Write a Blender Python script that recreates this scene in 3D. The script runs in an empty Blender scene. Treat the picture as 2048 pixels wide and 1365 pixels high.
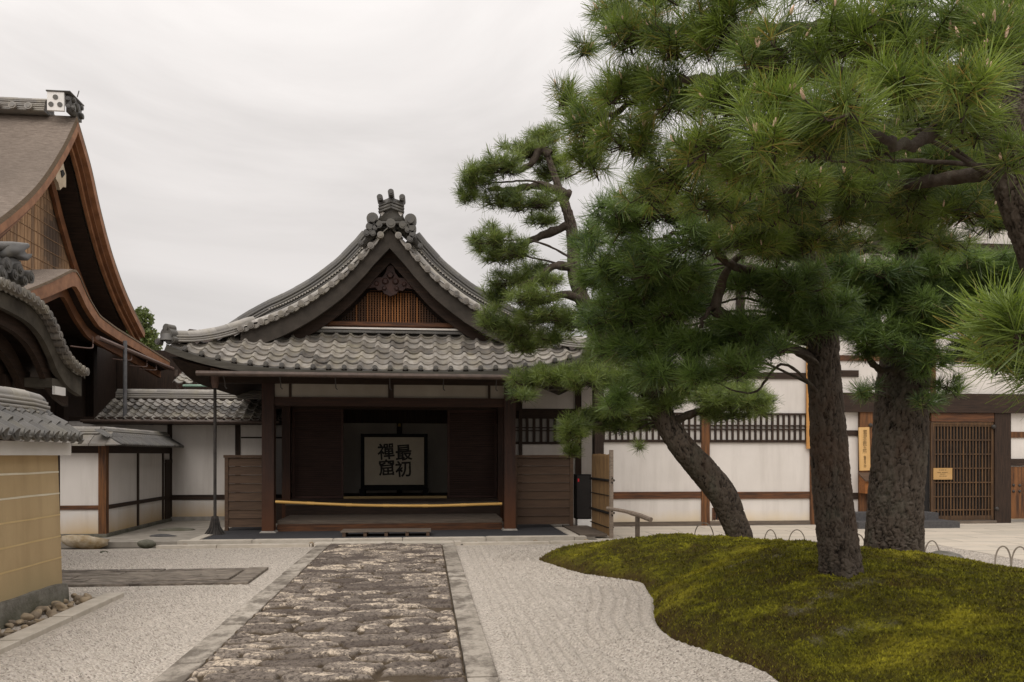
import bpy, math, random
import numpy as np
from mathutils import Vector, Matrix
R = math.radians
rng = np.random.default_rng(7)
random.seed(7)
scene = bpy.context.scene
COL = scene.collection

# ------------------------------------------------------------------ camera
CAM_H = 1.6
FPX, HOR, CXP = 1600.0, 911.0, 1024.0
YAW = math.atan(172 / 1600)
SA, CA = math.sin(YAW), math.cos(YAW)
cam_data = bpy.data.cameras.new('camera')
cam_data.sensor_width = 36.0
cam_data.lens = FPX / 2048 * 36
cam_data.shift_y = (HOR - 682.5) / 2048
cam_data.clip_start = 0.05
cam_data.clip_end = 3000
cam = bpy.data.objects.new('camera', cam_data)
cam.location = (0, 0, CAM_H)
cam.rotation_euler = (R(90), 0, -YAW)
COL.objects.link(cam)
scene.camera = cam

# ------------------------------------------------------------------ world: overcast sky
world = bpy.data.worlds.new("World")
scene.world = world
world.use_nodes = True
wn, wl = world.node_tree.nodes, world.node_tree.links
wn.clear()
w_out = wn.new('ShaderNodeOutputWorld')
w_bg = wn.new('ShaderNodeBackground')
w_sky = wn.new('ShaderNodeTexSky')
w_sky.sky_type = 'NISHITA'
w_sky.sun_disc = False
SUN_EL, SUN_AZ = R(52), R(205)
w_sky.sun_elevation = SUN_EL
w_sky.sun_rotation = SUN_AZ
w_tc = wn.new('ShaderNodeTexCoord')
w_sep = wn.new('ShaderNodeSeparateXYZ')
wl.new(w_tc.outputs['Generated'], w_sep.inputs[0])
w_ramp = wn.new('ShaderNodeValToRGB')          # overcast: the cloud cover is brighter towards the zenith
els = w_ramp.color_ramp.elements
els[0].position, els[0].color = 0.0, (.61, .572, .55, 1)
els[1].position, els[1].color = 1.0, (1.0, .955, .925, 1)
for p, c in ((.10, (.56, .53, .51, 1)), (.24, (.50, .472, .455, 1)), (.36, (.605, .573, .553, 1)), (.5, (.735, .70, .677, 1)), (.66, (.93, .885, .855, 1))):
    e = els.new(p); e.color = c
wl.new(w_sep.outputs['Z'], w_ramp.inputs[0])
w_map = wn.new('ShaderNodeMapping')
w_map.inputs['Scale'].default_value = (1.3, 1.3, 3.4)
w_map.inputs['Location'].default_value = (.3, .9, .15)
wl.new(w_tc.outputs['Generated'], w_map.inputs[0])
w_noise = wn.new('ShaderNodeTexNoise')
w_noise.inputs['Scale'].default_value = 1.6
w_noise.inputs['Detail'].default_value = 9
w_noise.inputs['Roughness'].default_value = .56
w_noise.inputs['Distortion'].default_value = .6
wl.new(w_map.outputs[0], w_noise.inputs['Vector'])
w_mr = wn.new('ShaderNodeMapRange')
w_mr.inputs['From Min'].default_value = .3
w_mr.inputs['From Max'].default_value = .7
w_mr.inputs['To Min'].default_value = .83
w_mr.inputs['To Max'].default_value = 1.16
wl.new(w_noise.outputs['Fac'], w_mr.inputs['Value'])
w_mul = wn.new('ShaderNodeVectorMath'); w_mul.operation = 'SCALE'
wl.new(w_ramp.outputs['Color'], w_mul.inputs[0])
wl.new(w_mr.outputs[0], w_mul.inputs['Scale'])
w_gain = wn.new('ShaderNodeVectorMath'); w_gain.operation = 'SCALE'
w_gain.inputs['Scale'].default_value = 11.8
wl.new(w_mul.outputs[0], w_gain.inputs[0])
w_mix = wn.new('ShaderNodeMix'); w_mix.data_type = 'RGBA'
w_mix.inputs['Factor'].default_value = .96    # nearly all of the blue sky lies behind the cloud layer
wl.new(w_sky.outputs[0], w_mix.inputs['A'])
wl.new(w_gain.outputs[0], w_mix.inputs['B'])
wl.new(w_mix.outputs['Result'], w_bg.inputs['Color'])
w_bg.inputs['Strength'].default_value = 0.1
wl.new(w_bg.outputs[0], w_out.inputs[0])

sun_data = bpy.data.lights.new('sun', 'SUN')
sun_data.energy = 1.5
sun_data.angle = R(50)
sun_data.color = (1, .935, .865)
sun = bpy.data.objects.new('sun', sun_data)
sun.location = (-5, -10, 30)
sun.rotation_euler = (R(90) - SUN_EL, 0, R(180) - SUN_AZ + R(0))
COL.objects.link(sun)
_sd = Vector((math.sin(SUN_AZ) * math.cos(SUN_EL), math.cos(SUN_AZ) * math.cos(SUN_EL), math.sin(SUN_EL)))
sun.rotation_euler = _sd.to_track_quat('Z', 'Y').to_euler()

scene.view_settings.view_transform = 'Standard'
scene.view_settings.look = 'None'
scene.view_settings.exposure = 0.25
scene.view_settings.gamma = 1.0
try:
    scene.cycles.max_bounces = 8
    scene.cycles.diffuse_bounces = 5
except Exception:
    pass

# ------------------------------------------------------------------ photo pixel (2048 x 1365) to world point
def pY(px, py, Y):
    u = (px - CXP) / FPX; d = Y / (CA - u * SA)
    return np.array((d * (SA + u * CA), Y, CAM_H + d * (HOR - py) / FPX))
def pX(px, py, X):
    u = (px - CXP) / FPX; d = X / (SA + u * CA)
    return np.array((X, d * (CA - u * SA), CAM_H + d * (HOR - py) / FPX))
def pD(px, py, d):
    u = (px - CXP) / FPX
    return np.array((d * (SA + u * CA), d * (CA - u * SA), CAM_H + d * (HOR - py) / FPX))
def pG(px, py, z=0.0):
    d = (CAM_H - z) * FPX / (py - HOR)
    return pD(px, py, d)
def xY(px, Y): return pY(px, HOR, Y)[0]
def zY(px, py, Y): return pY(px, py, Y)[2]

# ------------------------------------------------------------------ mesh building
class MB:
    def __init__(s):
        s.V, s.F, s.T, s.MI, s.n = [], [], [], [], 0
    def add(s, V, F, tint=.5, mi=0):
        V = np.asarray(V, float).reshape(-1, 3)
        s.V.append(V)
        tt = np.asarray(tint, float)
        for k, f in enumerate(F):
            s.F.append([i + s.n for i in f]); s.T.append(float(tt) if tt.ndim == 0 else float(tt[k])); s.MI.append(mi)
        s.n += len(V)
        return s
    def box(s, a, b, tint=None, mi=0):
        x0, y0, z0 = np.minimum(a, b); x1, y1, z1 = np.maximum(a, b)
        V = [(x0, y0, z0), (x1, y0, z0), (x1, y1, z0), (x0, y1, z0), (x0, y0, z1), (x1, y0, z1), (x1, y1, z1), (x0, y1, z1)]
        F = [(0, 3, 2, 1), (4, 5, 6, 7), (0, 1, 5, 4), (1, 2, 6, 5), (2, 3, 7, 6), (3, 0, 4, 7)]
        return s.add(V, F, rng.random() if tint is None else tint, mi)
    def bar(s, p, q, w, h, up=(0, 0, 1), tint=None, mi=0):
        p, q = np.asarray(p, float), np.asarray(q, float)
        d = (q - p) / np.linalg.norm(q - p); r = np.cross(d, up)
        if np.linalg.norm(r) < 1e-6: r = np.cross(d, (1, 0, 0))
        r /= np.linalg.norm(r); u = np.cross(r, d)
        V = [e + r * w / 2 * a + u * h / 2 * b for e in (p, q) for a, b in ((-1, -1), (1, -1), (1, 1), (-1, 1))]
        F = [(0, 3, 2, 1)[::-1], (4, 5, 6, 7)[::-1], (0, 1, 5, 4)[::-1], (1, 2, 6, 5)[::-1], (2, 3, 7, 6)[::-1], (3, 0, 4, 7)[::-1]]
        return s.add(V, F, rng.random() if tint is None else tint, mi)
    def grid(s, P, tint=.5, mi=0, flip=False, wrap=False):
        P = np.asarray(P, float); h, w = P.shape[:2]
        i = np.arange(h * w).reshape(h, w)
        if wrap: i = np.concatenate([i, i[:, :1]], 1)
        q = np.stack([i[:-1, :-1], i[:-1, 1:], i[1:, 1:], i[1:, :-1]], -1).reshape(-1, 4)
        if flip: q = q[:, ::-1]
        return s.add(P.reshape(-1, 3), q.tolist(), tint, mi)
    def sweep(s, path, prof, up=(0, 0, 1), closed=True, caps=True, tint=.5, mi=0):
        # prof: (lateral, up) pairs carried along path
        path = np.asarray(path, float); prof = np.asarray(prof, float)
        T = np.gradient(path, axis=0); T /= np.linalg.norm(T, axis=1)[:, None]
        up = np.asarray(up, float)
        L = np.cross(T, up); L /= np.linalg.norm(L, axis=1)[:, None]
        U = np.cross(L, T)
        P = path[:, None] + L[:, None] * prof[None, :, :1] + U[:, None] * prof[None, :, 1:]
        s.grid(P, tint, mi, wrap=closed)
        if caps and closed:
            n = len(prof)
            s.add(P[0], [list(range(n))[::-1]], tint, mi); s.add(P[-1], [list(range(n))], tint, mi)
        return s
    def tube(s, path, rad, n=8, caps=True, tint=.5, mi=0):
        path = np.asarray(path, float); m = len(path)
        rad = np.broadcast_to(np.asarray(rad, float), (m,))
        T = np.gradient(path, axis=0); T /= (np.linalg.norm(T, axis=1)[:, None] + 1e-9)
        ref = np.array((0, 0, 1.)) if abs(T[:, 2]).mean() < .8 else np.array((1., 0, 0))
        L = np.cross(T, ref); L /= np.linalg.norm(L, axis=1)[:, None]
        U = np.cross(L, T)
        a = np.arange(n) / n * 2 * np.pi
        P = path[:, None] + (L[:, None] * np.cos(a)[None, :, None] + U[:, None] * np.sin(a)[None, :, None]) * rad[:, None, None]
        s.grid(P, tint, mi, wrap=True)
        if caps:
            s.add(P[0], [list(range(n))[::-1]], tint, mi); s.add(P[-1], [list(range(n))], tint, mi)
        return s
    def prism(s, poly, vec, tint=.5, mi=0):
        P = np.asarray(poly, float); n = len(P); Q = P + np.asarray(vec, float)
        F = [list(range(n))[::-1], list(range(n, 2 * n))] + [(i, (i + 1) % n, n + (i + 1) % n, n + i) for i in range(n)]
        return s.add(np.concatenate([P, Q]), F, tint, mi)
    def blob(s, c, r, seed=0, rough=.25, n=10, tint=None, mi=0, flat=0.0):
        # irregular stone
        g = np.random.default_rng(seed)
        th = np.linspace(0, np.pi, n); ph = np.arange(n * 2) / (n * 2) * 2 * np.pi
        D = np.stack([np.sin(th)[:, None] * np.cos(ph), np.sin(th)[:, None] * np.sin(ph), np.cos(th)[:, None] * np.ones_like(ph)], -1)
        k = np.ones(D.shape[:2])
        for _ in range(9):
            v = g.normal(size=3); v /= np.linalg.norm(v); k -= rough * np.maximum(0, D @ v - .45)
        P = D * k[..., None] * np.asarray(r, float)
        if flat: P[..., 2] = np.minimum(P[..., 2], r[2] * flat)
        return s.grid(P + np.asarray(c, float), g.random() if tint is None else tint, mi, wrap=True)
    def build(s, name, mats, root=None, smooth=False, origin=None):
        V = np.concatenate(s.V) if s.V else np.zeros((0, 3))
        off = np.array(root.location) if root is not None and root.type == 'EMPTY' else (np.array(origin) if origin is not None else np.zeros(3))
        if root is not None and root.type != 'EMPTY': off = np.array(root['_off'])
        me = bpy.data.meshes.new(name)
        me.from_pydata((V - off).tolist(), [], s.F)
        if not isinstance(mats, (list, tuple)): mats = [mats]
        for m in mats: me.materials.append(m)
        me.polygons.foreach_set('material_index', s.MI)
        at = me.attributes.new('tint', 'FLOAT', 'FACE'); at.data.foreach_set('value', s.T)
        if smooth: me.polygons.foreach_set('use_smooth', [True] * len(s.F))
        me.update()
        o = bpy.data.objects.new(name, me); COL.objects.link(o)
        o['_off'] = off.tolist()
        if root is not None: o.parent = root
        elif origin is not None: o.location = origin
        return o

def np_mesh(name, V, Q, tint, mats, root=None, mi=None, smooth=False, attrs=None, verts_per=4):
    off = np.array(root.location) if root is not None else np.zeros(3)
    V = (np.asarray(V, np.float32) - off.astype(np.float32)); Q = np.asarray(Q, np.int32)
    me = bpy.data.meshes.new(name)
    me.vertices.add(len(V)); me.vertices.foreach_set('co', V.ravel())
    me.loops.add(Q.size); me.loops.foreach_set('vertex_index', Q.ravel())
    me.polygons.add(len(Q)); me.polygons.foreach_set('loop_start', np.arange(len(Q), dtype=np.int32) * Q.shape[1])
    for m in (mats if isinstance(mats, (list, tuple)) else [mats]): me.materials.append(m)
    if mi is not None: me.polygons.foreach_set('material_index', np.asarray(mi, np.int32))
    if tint is not None:
        dom = 'FACE' if len(tint) == len(Q) else 'POINT'
        at = me.attributes.new('tint', 'FLOAT', dom); at.data.foreach_set('value', np.asarray(tint, np.float32))
    for k, v in (attrs or {}).items():
        at = me.attributes.new(k, 'FLOAT', 'POINT'); at.data.foreach_set('value', np.asarray(v, np.float32))
    if smooth: me.polygons.foreach_set('use_smooth', np.ones(len(Q), bool))
    me.update(calc_edges=True)
    me.validate()
    o = bpy.data.objects.new(name, me); COL.objects.link(o)
    if root is not None: o.parent = root
    o['_off'] = off.tolist()
    return o

def grid_quads(h, w, wrap=False):
    i = np.arange(h * w).reshape(h, w)
    if wrap: i = np.concatenate([i, i[:, :1]], 1)
    return np.stack([i[:-1, :-1], i[:-1, 1:], i[1:, 1:], i[1:, :-1]], -1).reshape(-1, 4)

def thing(name, label, cat, loc=(0, 0, 0), group=None):
    o = bpy.data.objects.new(name, None); COL.objects.link(o)
    o.location = tuple(float(v) for v in loc); o.empty_display_size = .1
    o['label'] = label; o['category'] = cat
    if group: o['group'] = group
    return o
def tag(o, label, cat, group=None):
    o['label'] = label; o['category'] = cat
    if group: o['group'] = group
    return o
def struct(o): o['kind'] = 'structure'; return o
def stuff(o, label, cat): o['kind'] = 'stuff'; o['label'] = label; o['category'] = cat; return o

# ------------------------------------------------------------------ numpy noise
def vnoise(x, y, seed=0):
    x = np.asarray(x, float); y = np.asarray(y, float)
    xi, yi = np.floor(x).astype(np.int64), np.floor(y).astype(np.int64)
    fx, fy = x - xi, y - yi; fx = fx * fx * (3 - 2 * fx); fy = fy * fy * (3 - 2 * fy)
    def h(a, b):
        n = (a * 374761393 + b * 668265263 + seed * 974711) & 0x7fffffff
        n = ((n ^ (n >> 13)) * 1274126177) & 0x7fffffff
        return ((n ^ (n >> 16)) & 0xffff) / 65535.0
    return (h(xi, yi) * (1 - fx) + h(xi + 1, yi) * fx) * (1 - fy) + (h(xi, yi + 1) * (1 - fx) + h(xi + 1, yi + 1) * fx) * fy
def fbm(x, y, o=4, seed=0):
    s = 0; a = .5
    for k in range(o): s = s + a * vnoise(x * 2 ** k, y * 2 ** k, seed + k * 17); a *= .5
    return s
def worley(X, Y, pts):
    # F1, F2 and nearest id for the points (X, Y)
    f1 = np.full(X.shape, 1e9); f2 = f1.copy(); idx = np.zeros(X.shape, int)
    for k, (a, b) in enumerate(pts):
        d = np.hypot(X - a, Y - b)
        m = d < f1
        f2 = np.where(m, f1, np.minimum(f2, d)); idx = np.where(m, k, idx); f1 = np.where(m, d, f1)
    return f1, f2, idx
def smooth_path(P, n):
    P = np.asarray(P, float); m = len(P)
    t = np.linspace(0, m - 1, n); i = np.clip(t.astype(int), 0, m - 2); f = (t - i)[:, None]
    p0, p1, p2, p3 = P[np.maximum(i - 1, 0)], P[i], P[i + 1], P[np.minimum(i + 2, m - 1)]
    return .5 * (2 * p1 + (p2 - p0) * f + (2 * p0 - 5 * p1 + 4 * p2 - p3) * f ** 2 + (3 * p1 - p0 - 3 * p2 + p3) * f ** 3)

# ------------------------------------------------------------------ materials
def _new(name):
    m = bpy.data.materials.new(name); m.use_nodes = True
    nt = m.node_tree; b = nt.nodes['Principled BSDF']
    return m, nt, nt.nodes, nt.links, b
def _mixc(nt, fac, a, b, blend='MIX'):
    n = nt.nodes.new('ShaderNodeMix'); n.data_type = 'RGBA'; n.blend_type = blend
    for k, v in (('Factor', fac), ('A', a), ('B', b)):
        if isinstance(v, (tuple, list)): n.inputs[k].default_value = (*v[:3], 1)
        elif isinstance(v, (int, float)): n.inputs[k].default_value = v
        else: nt.links.new(v, n.inputs[k])
    return n.outputs['Result']
def _noise(nt, scale, stretch=(1, 1, 1), detail=6, rough=.6, lo=.35, hi=.65, dist=0, loc=(0, 0, 0)):
    g = nt.nodes.new('ShaderNodeNewGeometry')
    mp = nt.nodes.new('ShaderNodeMapping'); mp.inputs['Scale'].default_value = stretch; mp.inputs['Location'].default_value = loc
    nt.links.new(g.outputs['Position'], mp.inputs[0])
    n = nt.nodes.new('ShaderNodeTexNoise'); n.inputs['Scale'].default_value = scale; n.inputs['Detail'].default_value = detail
    n.inputs['Roughness'].default_value = rough; n.inputs['Distortion'].default_value = dist
    nt.links.new(mp.outputs[0], n.inputs['Vector'])
    mr = nt.nodes.new('ShaderNodeMapRange'); mr.inputs['From Min'].default_value = lo; mr.inputs['From Max'].default_value = hi
    nt.links.new(n.outputs['Fac'], mr.inputs['Value'])
    return mr.outputs[0]
def _attr(nt, name='tint'):
    n = nt.nodes.new('ShaderNodeAttribute'); n.attribute_name = name
    return n.outputs['Fac']
def _math(nt, op, a, b=None, clamp=False):
    n = nt.nodes.new('ShaderNodeMath'); n.operation = op; n.use_clamp = clamp
    for i, v in enumerate((a, b)):
        if v is None: continue
        if isinstance(v, (int, float)): n.inputs[i].default_value = v
        else: nt.links.new(v, n.inputs[i])
    return n.outputs[0]
def _bump(nt, b, h, strength, dist=.01):
    n = nt.nodes.new('ShaderNodeBump'); n.inputs['Strength'].default_value = strength; n.inputs['Distance'].default_value = dist
    nt.links.new(h, n.inputs['Height']); nt.links.new(n.outputs[0], b.inputs['Normal'])
    return n
def _posz(nt, axis='Z'):
    g = nt.nodes.new('ShaderNodeNewGeometry'); s = nt.nodes.new('ShaderNodeSeparateXYZ'); nt.links.new(g.outputs['Position'], s.inputs[0])
    return s.outputs[axis]
def _range(nt, v, a, b, c=0., d=1.):
    mr = nt.nodes.new('ShaderNodeMapRange'); nt.links.new(v, mr.inputs['Value'])
    for k, x in (('From Min', a), ('From Max', b), ('To Min', c), ('To Max', d)): mr.inputs[k].default_value = x
    return mr.outputs[0]
def pbr(name, c1, c2, scale=6, stretch=(1, 1, 1), rough=.8, bump=.3, bscale=None, bdist=.01, tint=None, tcol=None, spec=.3, stain=None, streak=0, detail=6, lo=.35, hi=.65):
    m, nt, N, L, b = _new(name)
    f = _noise(nt, scale, stretch, detail, lo=lo, hi=hi)
    c = _mixc(nt, f, c1, c2)
    if tint is not None:
        c = _mixc(nt, _math(nt, 'MULTIPLY', _attr(nt), tint), c, tcol)
    if streak:                                              # rain streaks and grey weathering
        st = _math(nt, 'MULTIPLY', _noise(nt, 3.0, (1, 1, .10), 7, .68, lo=.48, hi=.78), streak)
        c = _mixc(nt, st, c, tuple(x * f_ for x, f_ in zip(c1, (.58, .55, .52))))
        c = _mixc(nt, _math(nt, 'MULTIPLY', _noise(nt, .7, (1, 1, 1), 8, .7, lo=.45, hi=.75), streak * .8), c, tuple(x * .78 for x in c1))
    if stain is not None:                                   # damp, dirty foot of a wall, redder foot of a post: (z0, z1, colour)
        z0, z1, sc = stain
        z = _math(nt, 'ADD', _posz(nt), _math(nt, 'MULTIPLY', _noise(nt, 1.7, (1, 1, .3), 5, lo=.2, hi=.8), -(z1 - z0) * .55))
        c = _mixc(nt, _range(nt, z, z1 - (z1 - z0) * .45, z0 - (z1 - z0) * .45), c, sc)
    L.new(c, b.inputs['Base Color'])
    b.inputs['Roughness'].default_value = rough
    b.inputs['Specular IOR Level'].default_value = spec
    if bump:
        h = _noise(nt, bscale or scale * 4, stretch, 8, lo=0, hi=1)
        _bump(nt, b, h, bump, bdist)
    return m

WZ, WX, WY = (6, 6, .5), (.5, 6, 6), (6, .5, 6)          # grain along z, x, y
dark = ((.020, .012, .008), (.045, .026, .017))
wood_dark_z = pbr('dark_wood_upright', *dark, 5, WZ, .7, .3)
wood_dark_x = pbr('dark_wood_across', *dark, 5, WX, .7, .3)
wood_dark_y = pbr('dark_wood_deep', *dark, 5, WY, .7, .3)
wood_red_z = pbr('red_brown_post_wood', (.022, .012, .009), (.048, .022, .014), 4, WZ, .65, .3, stain=(.0, 1.5, (.115, .042, .016)))  # redder and lighter towards the foot
wood_red_x = pbr('red_brown_beam_wood', (.05, .024, .014), (.15, .062, .026), 4, WX, .65, .3)
wood_orange_z = pbr('weathered_orange_post_wood', (.05, .024, .013), (.20, .085, .03), 3, WZ, .65, .35)
wood_fence = pbr('screen_board_wood', (.075, .046, .030), (.12, .074, .046), 5, WX, .75, .4, tint=.45, tcol=(.06, .037, .025))
wood_grey = pbr('grey_worn_wood', (.10, .080, .064), (.17, .135, .105), 5, WX, .8, .4)
wood_pale = pbr('fresh_sign_wood', (.56, .34, .13), (.66, .42, .18), 4, WZ, .6, .1)
wood_notice = pbr('notice_board_wood', (.42, .25, .09), (.50, .31, .13), 4, WX, .6, .1)
wood_box = pbr('orange_box_wood', (.20, .075, .022), (.32, .125, .035), 4, WX, .6, .2)
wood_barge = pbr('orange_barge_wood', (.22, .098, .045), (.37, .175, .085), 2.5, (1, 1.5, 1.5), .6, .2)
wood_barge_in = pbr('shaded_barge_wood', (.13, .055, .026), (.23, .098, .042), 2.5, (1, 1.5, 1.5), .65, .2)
wood_slat = pbr('gable_slat_wood', (.30, .165, .080), (.56, .35, .19), 4, WZ, .7, .3, tint=.92, tcol=(.060, .042, .032))
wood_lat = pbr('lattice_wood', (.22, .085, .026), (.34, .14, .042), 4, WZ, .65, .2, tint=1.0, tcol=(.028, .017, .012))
wood_door = pbr('lattice_door_wood', (.045, .026, .016), (.15, .08, .034), 3, WZ, .65, .3, tint=.5, tcol=(.035, .022, .014))
wood_black = pbr('black_lacquer', (.004, .004, .004), (.008, .007, .006), 5, (1, 1, 1), .6, 0, spec=.1)
wood_slatdoor = pbr('slatted_door_wood', (.035, .015, .011), (.060, .026, .018), 5, WX, .6, .2)
plaster = pbr('white_plaster', (.63, .59, .55), (.69, .65, .61), 1.1, (1, 1, .6), .95, .12, streak=.45, bscale=40, bdist=.003)
plaster_low = pbr('white_plaster_stained', (.63, .59, .55), (.69, .65, .61), 1.1, (1, 1, .6), .95, .12, streak=.5, bscale=40, bdist=.003, stain=(.10, .62, (.52, .36, .17)))
plaster_right = pbr('white_plaster_faintly_stained', (.64, .60, .56), (.70, .66, .62), 1.1, (1, 1, .6), .95, .12, streak=.4, bscale=40, bdist=.003, stain=(.08, .42, (.66, .54, .36)))
plaster_dim = pbr('dim_plaster', (.32, .285, .24), (.40, .36, .31), 1.4, (1, 1, .6), .95, .15, bscale=30, bdist=.003)  # darker plaster copy, shade of porch and interior put into its colour
plaster_cream = pbr('pale_cornice_plaster', (.62, .59, .545), (.70, .67, .63), 2, (1, 1, 1), .95, .15, bscale=40, bdist=.003)
ochre = pbr('ochre_plaster', (.42, .305, .165), (.49, .365, .205), 1.3, (1, 1, .5), .95, .6, streak=.45, bscale=90, bdist=.004, stain=(.15, .6, (.35, .28, .155)))
white_line = pbr('white_line_plaster', (.66, .60, .46), (.74, .68, .54), 3, rough=.9, bump=.1)
cream_line = pbr('yellowed_line_plaster', (.56, .41, .20), (.64, .49, .26), 3, rough=.9, bump=.1)
def tile_mat(name, a, b, c, lich=(.30, .27, .20)):
    m, nt, N, L, bs = _new(name)
    t = _attr(nt)
    col = _mixc(nt, t, a, b)
    col = _mixc(nt, _noise(nt, 9, (1, 1, 1), 6, lo=.40, hi=.75), col, c)
    col = _mixc(nt, _math(nt, 'MULTIPLY', _noise(nt, 2.6, (1, 1, 1), 5, lo=.48, hi=.72), .7), col, lich)
    L.new(col, bs.inputs['Base Color'])
    bs.inputs['Roughness'].default_value = .52; bs.inputs['Specular IOR Level'].default_value = .5
    _bump(nt, bs, _noise(nt, 60, (1, 1, 1), 6, lo=0, hi=1), .25, .004)
    return m
tile = tile_mat('grey_roof_tile', (.060, .056, .053), (.36, .335, .30), (.165, .14, .112))
tile_dark = tile_mat('dark_roof_tile', (.060, .058, .056), (.135, .128, .120), (.085, .078, .066), (.12, .11, .085))
tile_pale = tile_mat('pale_ridge_tile', (.21, .195, .18), (.40, .375, .34), (.24, .225, .195))
tile_mortar = pbr('pale_roof_mortar', (.62, .585, .54), (.72, .69, .65), 5, rough=.9, bump=.1)
def bark_roof():
    m, nt, N, L, b = _new('cypress_bark_thatch')
    f = _noise(nt, 9, (.7, 4, 4), 9, .75, lo=.32, hi=.68)
    c = _mixc(nt, f, (.125, .098, .078), (.32, .265, .222))
    c = _mixc(nt, _math(nt, 'MULTIPLY', _noise(nt, .5, (1, 1, 1), 5, lo=.35, hi=.7), .6), c, (.14, .115, .095))
    L.new(c, b.inputs['Base Color']); b.inputs['Roughness'].default_value = .9; b.inputs['Specular IOR Level'].default_value = .2
    _bump(nt, b, _noise(nt, 16, (.8, 5, 5), 8, lo=0, hi=1), .9, .03)
    return m
thatch = bark_roof()
thatch_edge = pbr('thatch_cut_edge', (.12, .085, .055), (.20, .145, .095), 8, (.5, .5, 9), .9, .4)
copper = pbr('brown_copper', (.13, .078, .062), (.18, .115, .092), 6, rough=.5, bump=.1)
copper_dark = pbr('dark_copper', (.06, .042, .034), (.10, .070, .055), 6, rough=.5, bump=.1)
green_copper = pbr('green_copper', (.22, .36, .28), (.30, .44, .35), 6, rough=.6, bump=.1)
steel_grey = pbr('grey_pipe_metal', (.12, .12, .125), (.18, .18, .185), 6, rough=.45, bump=.05)
iron = pbr('dark_iron', (.03, .027, .025), (.06, .052, .046), 12, rough=.55, bump=.2)
stone = pbr('granite', (.25, .235, .21), (.38, .355, .325), 9, rough=.9, bump=.5, bscale=60, tint=.5, tcol=(.20, .185, .165))
stone_mossy = pbr('lichened_granite', (.115, .108, .088), (.25, .235, .205), 5, rough=.95, bump=.7, bscale=30, bdist=.02, stain=(-.02, .22, (.075, .075, .04)))
stone_dark = pbr('dark_steps_stone', (.055, .053, .055), (.085, .082, .082), 20, rough=.8, bump=.3)
stone_pale = pbr('pale_stone', (.44, .395, .33), (.54, .49, .42), 6, rough=.9, bump=.4, bscale=50)
stone_ochre = pbr('yellow_rock', (.30, .21, .10), (.52, .44, .33), 5, rough=.9, bump=.9, bscale=18, bdist=.03)
stone_pebble = pbr('river_stone', (.095, .078, .062), (.24, .195, .15), 14, rough=.9, bump=.6, tint=.75, tcol=(.42, .33, .22))
asphalt = pbr('dark_pavement', (.034, .034, .038), (.055, .054, .058), 30, rough=.85, bump=.4, bscale=200, bdist=.004)
bamboo_y = pbr('yellow_bamboo', (.50, .29, .075), (.62, .38, .12), 4, WX, .45, .1)
bamboo_s = pbr('bamboo_strip', (.21, .125, .055), (.38, .235, .105), 6, WZ, .6, .15, tint=.5, tcol=(.17, .105, .055))
bamboo_g = pbr('grey_bamboo_hoop', (.24, .20, .16), (.34, .29, .24), 8, rough=.6, bump=.1)
twine = pbr('black_twine', (.012, .010, .009), (.02, .017, .014), 10, rough=.9, bump=0)
log_grey = pbr('peeled_log', (.20, .155, .12), (.32, .26, .205), 6, (.6, 6, 6), .8, .3)
red_label = pbr('red_label', (.55, .02, .03), (.60, .03, .04), 6, rough=.5, bump=0)
ink = pbr('ink', (.012, .011, .010), (.018, .016, .015), 6, rough=.7, bump=0)
ink_soft = pbr('faded_ink', (.17, .105, .04), (.20, .13, .055), 6, rough=.7, bump=0)
paper = pbr('screen_paper', (.36, .315, .245), (.41, .36, .28), 3, rough=.9, bump=0)  # paper tone lowered to carry the dimness of the interior
white_paint = pbr('white_paint', (.74, .72, .69), (.80, .78, .75), 4, rough=.7, bump=.05)
tatami = pbr('tatami_edge', (.24, .165, .07), (.30, .21, .09), 8, WX, .7, .2)
shoji = pbr('window_paper', (.55, .52, .48), (.62, .59, .55), 3, rough=.9, bump=0)

def gravel_mat():
    m, nt, N, L, b = _new('white_gravel')
    g = N.new('ShaderNodeNewGeometry')
    v = N.new('ShaderNodeTexVoronoi'); v.inputs['Scale'].default_value = 62; v.inputs['Randomness'].default_value = 1
    L.new(g.outputs['Position'], v.inputs['Vector'])
    s = N.new('ShaderNodeSeparateColor'); L.new(v.outputs['Color'], s.inputs[0])
    c = _mixc(nt, _range(nt, s.outputs[0], 0, 1), (.37, .325, .275), (.66, .60, .53))
    c = _mixc(nt, _range(nt, s.outputs[1], .86, .95), c, (.25, .22, .19))
    c = _mixc(nt, _math(nt, 'MULTIPLY', _noise(nt, .9, (1, 1, 1), 5, lo=.4, hi=.7), .35), c, (.43, .385, .335))
    L.new(c, b.inputs['Base Color']); b.inputs['Roughness'].default_value = .9; b.inputs['Specular IOR Level'].default_value = .2
    h = _math(nt, 'SUBTRACT', 1.0, v.outputs['Distance'])
    h2 = _math(nt, 'ADD', h, _math(nt, 'MULTIPLY', s.outputs[2], .8))
    _bump(nt, b, h2, .9, .012)
    return m
gravel_m = gravel_mat()
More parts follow.
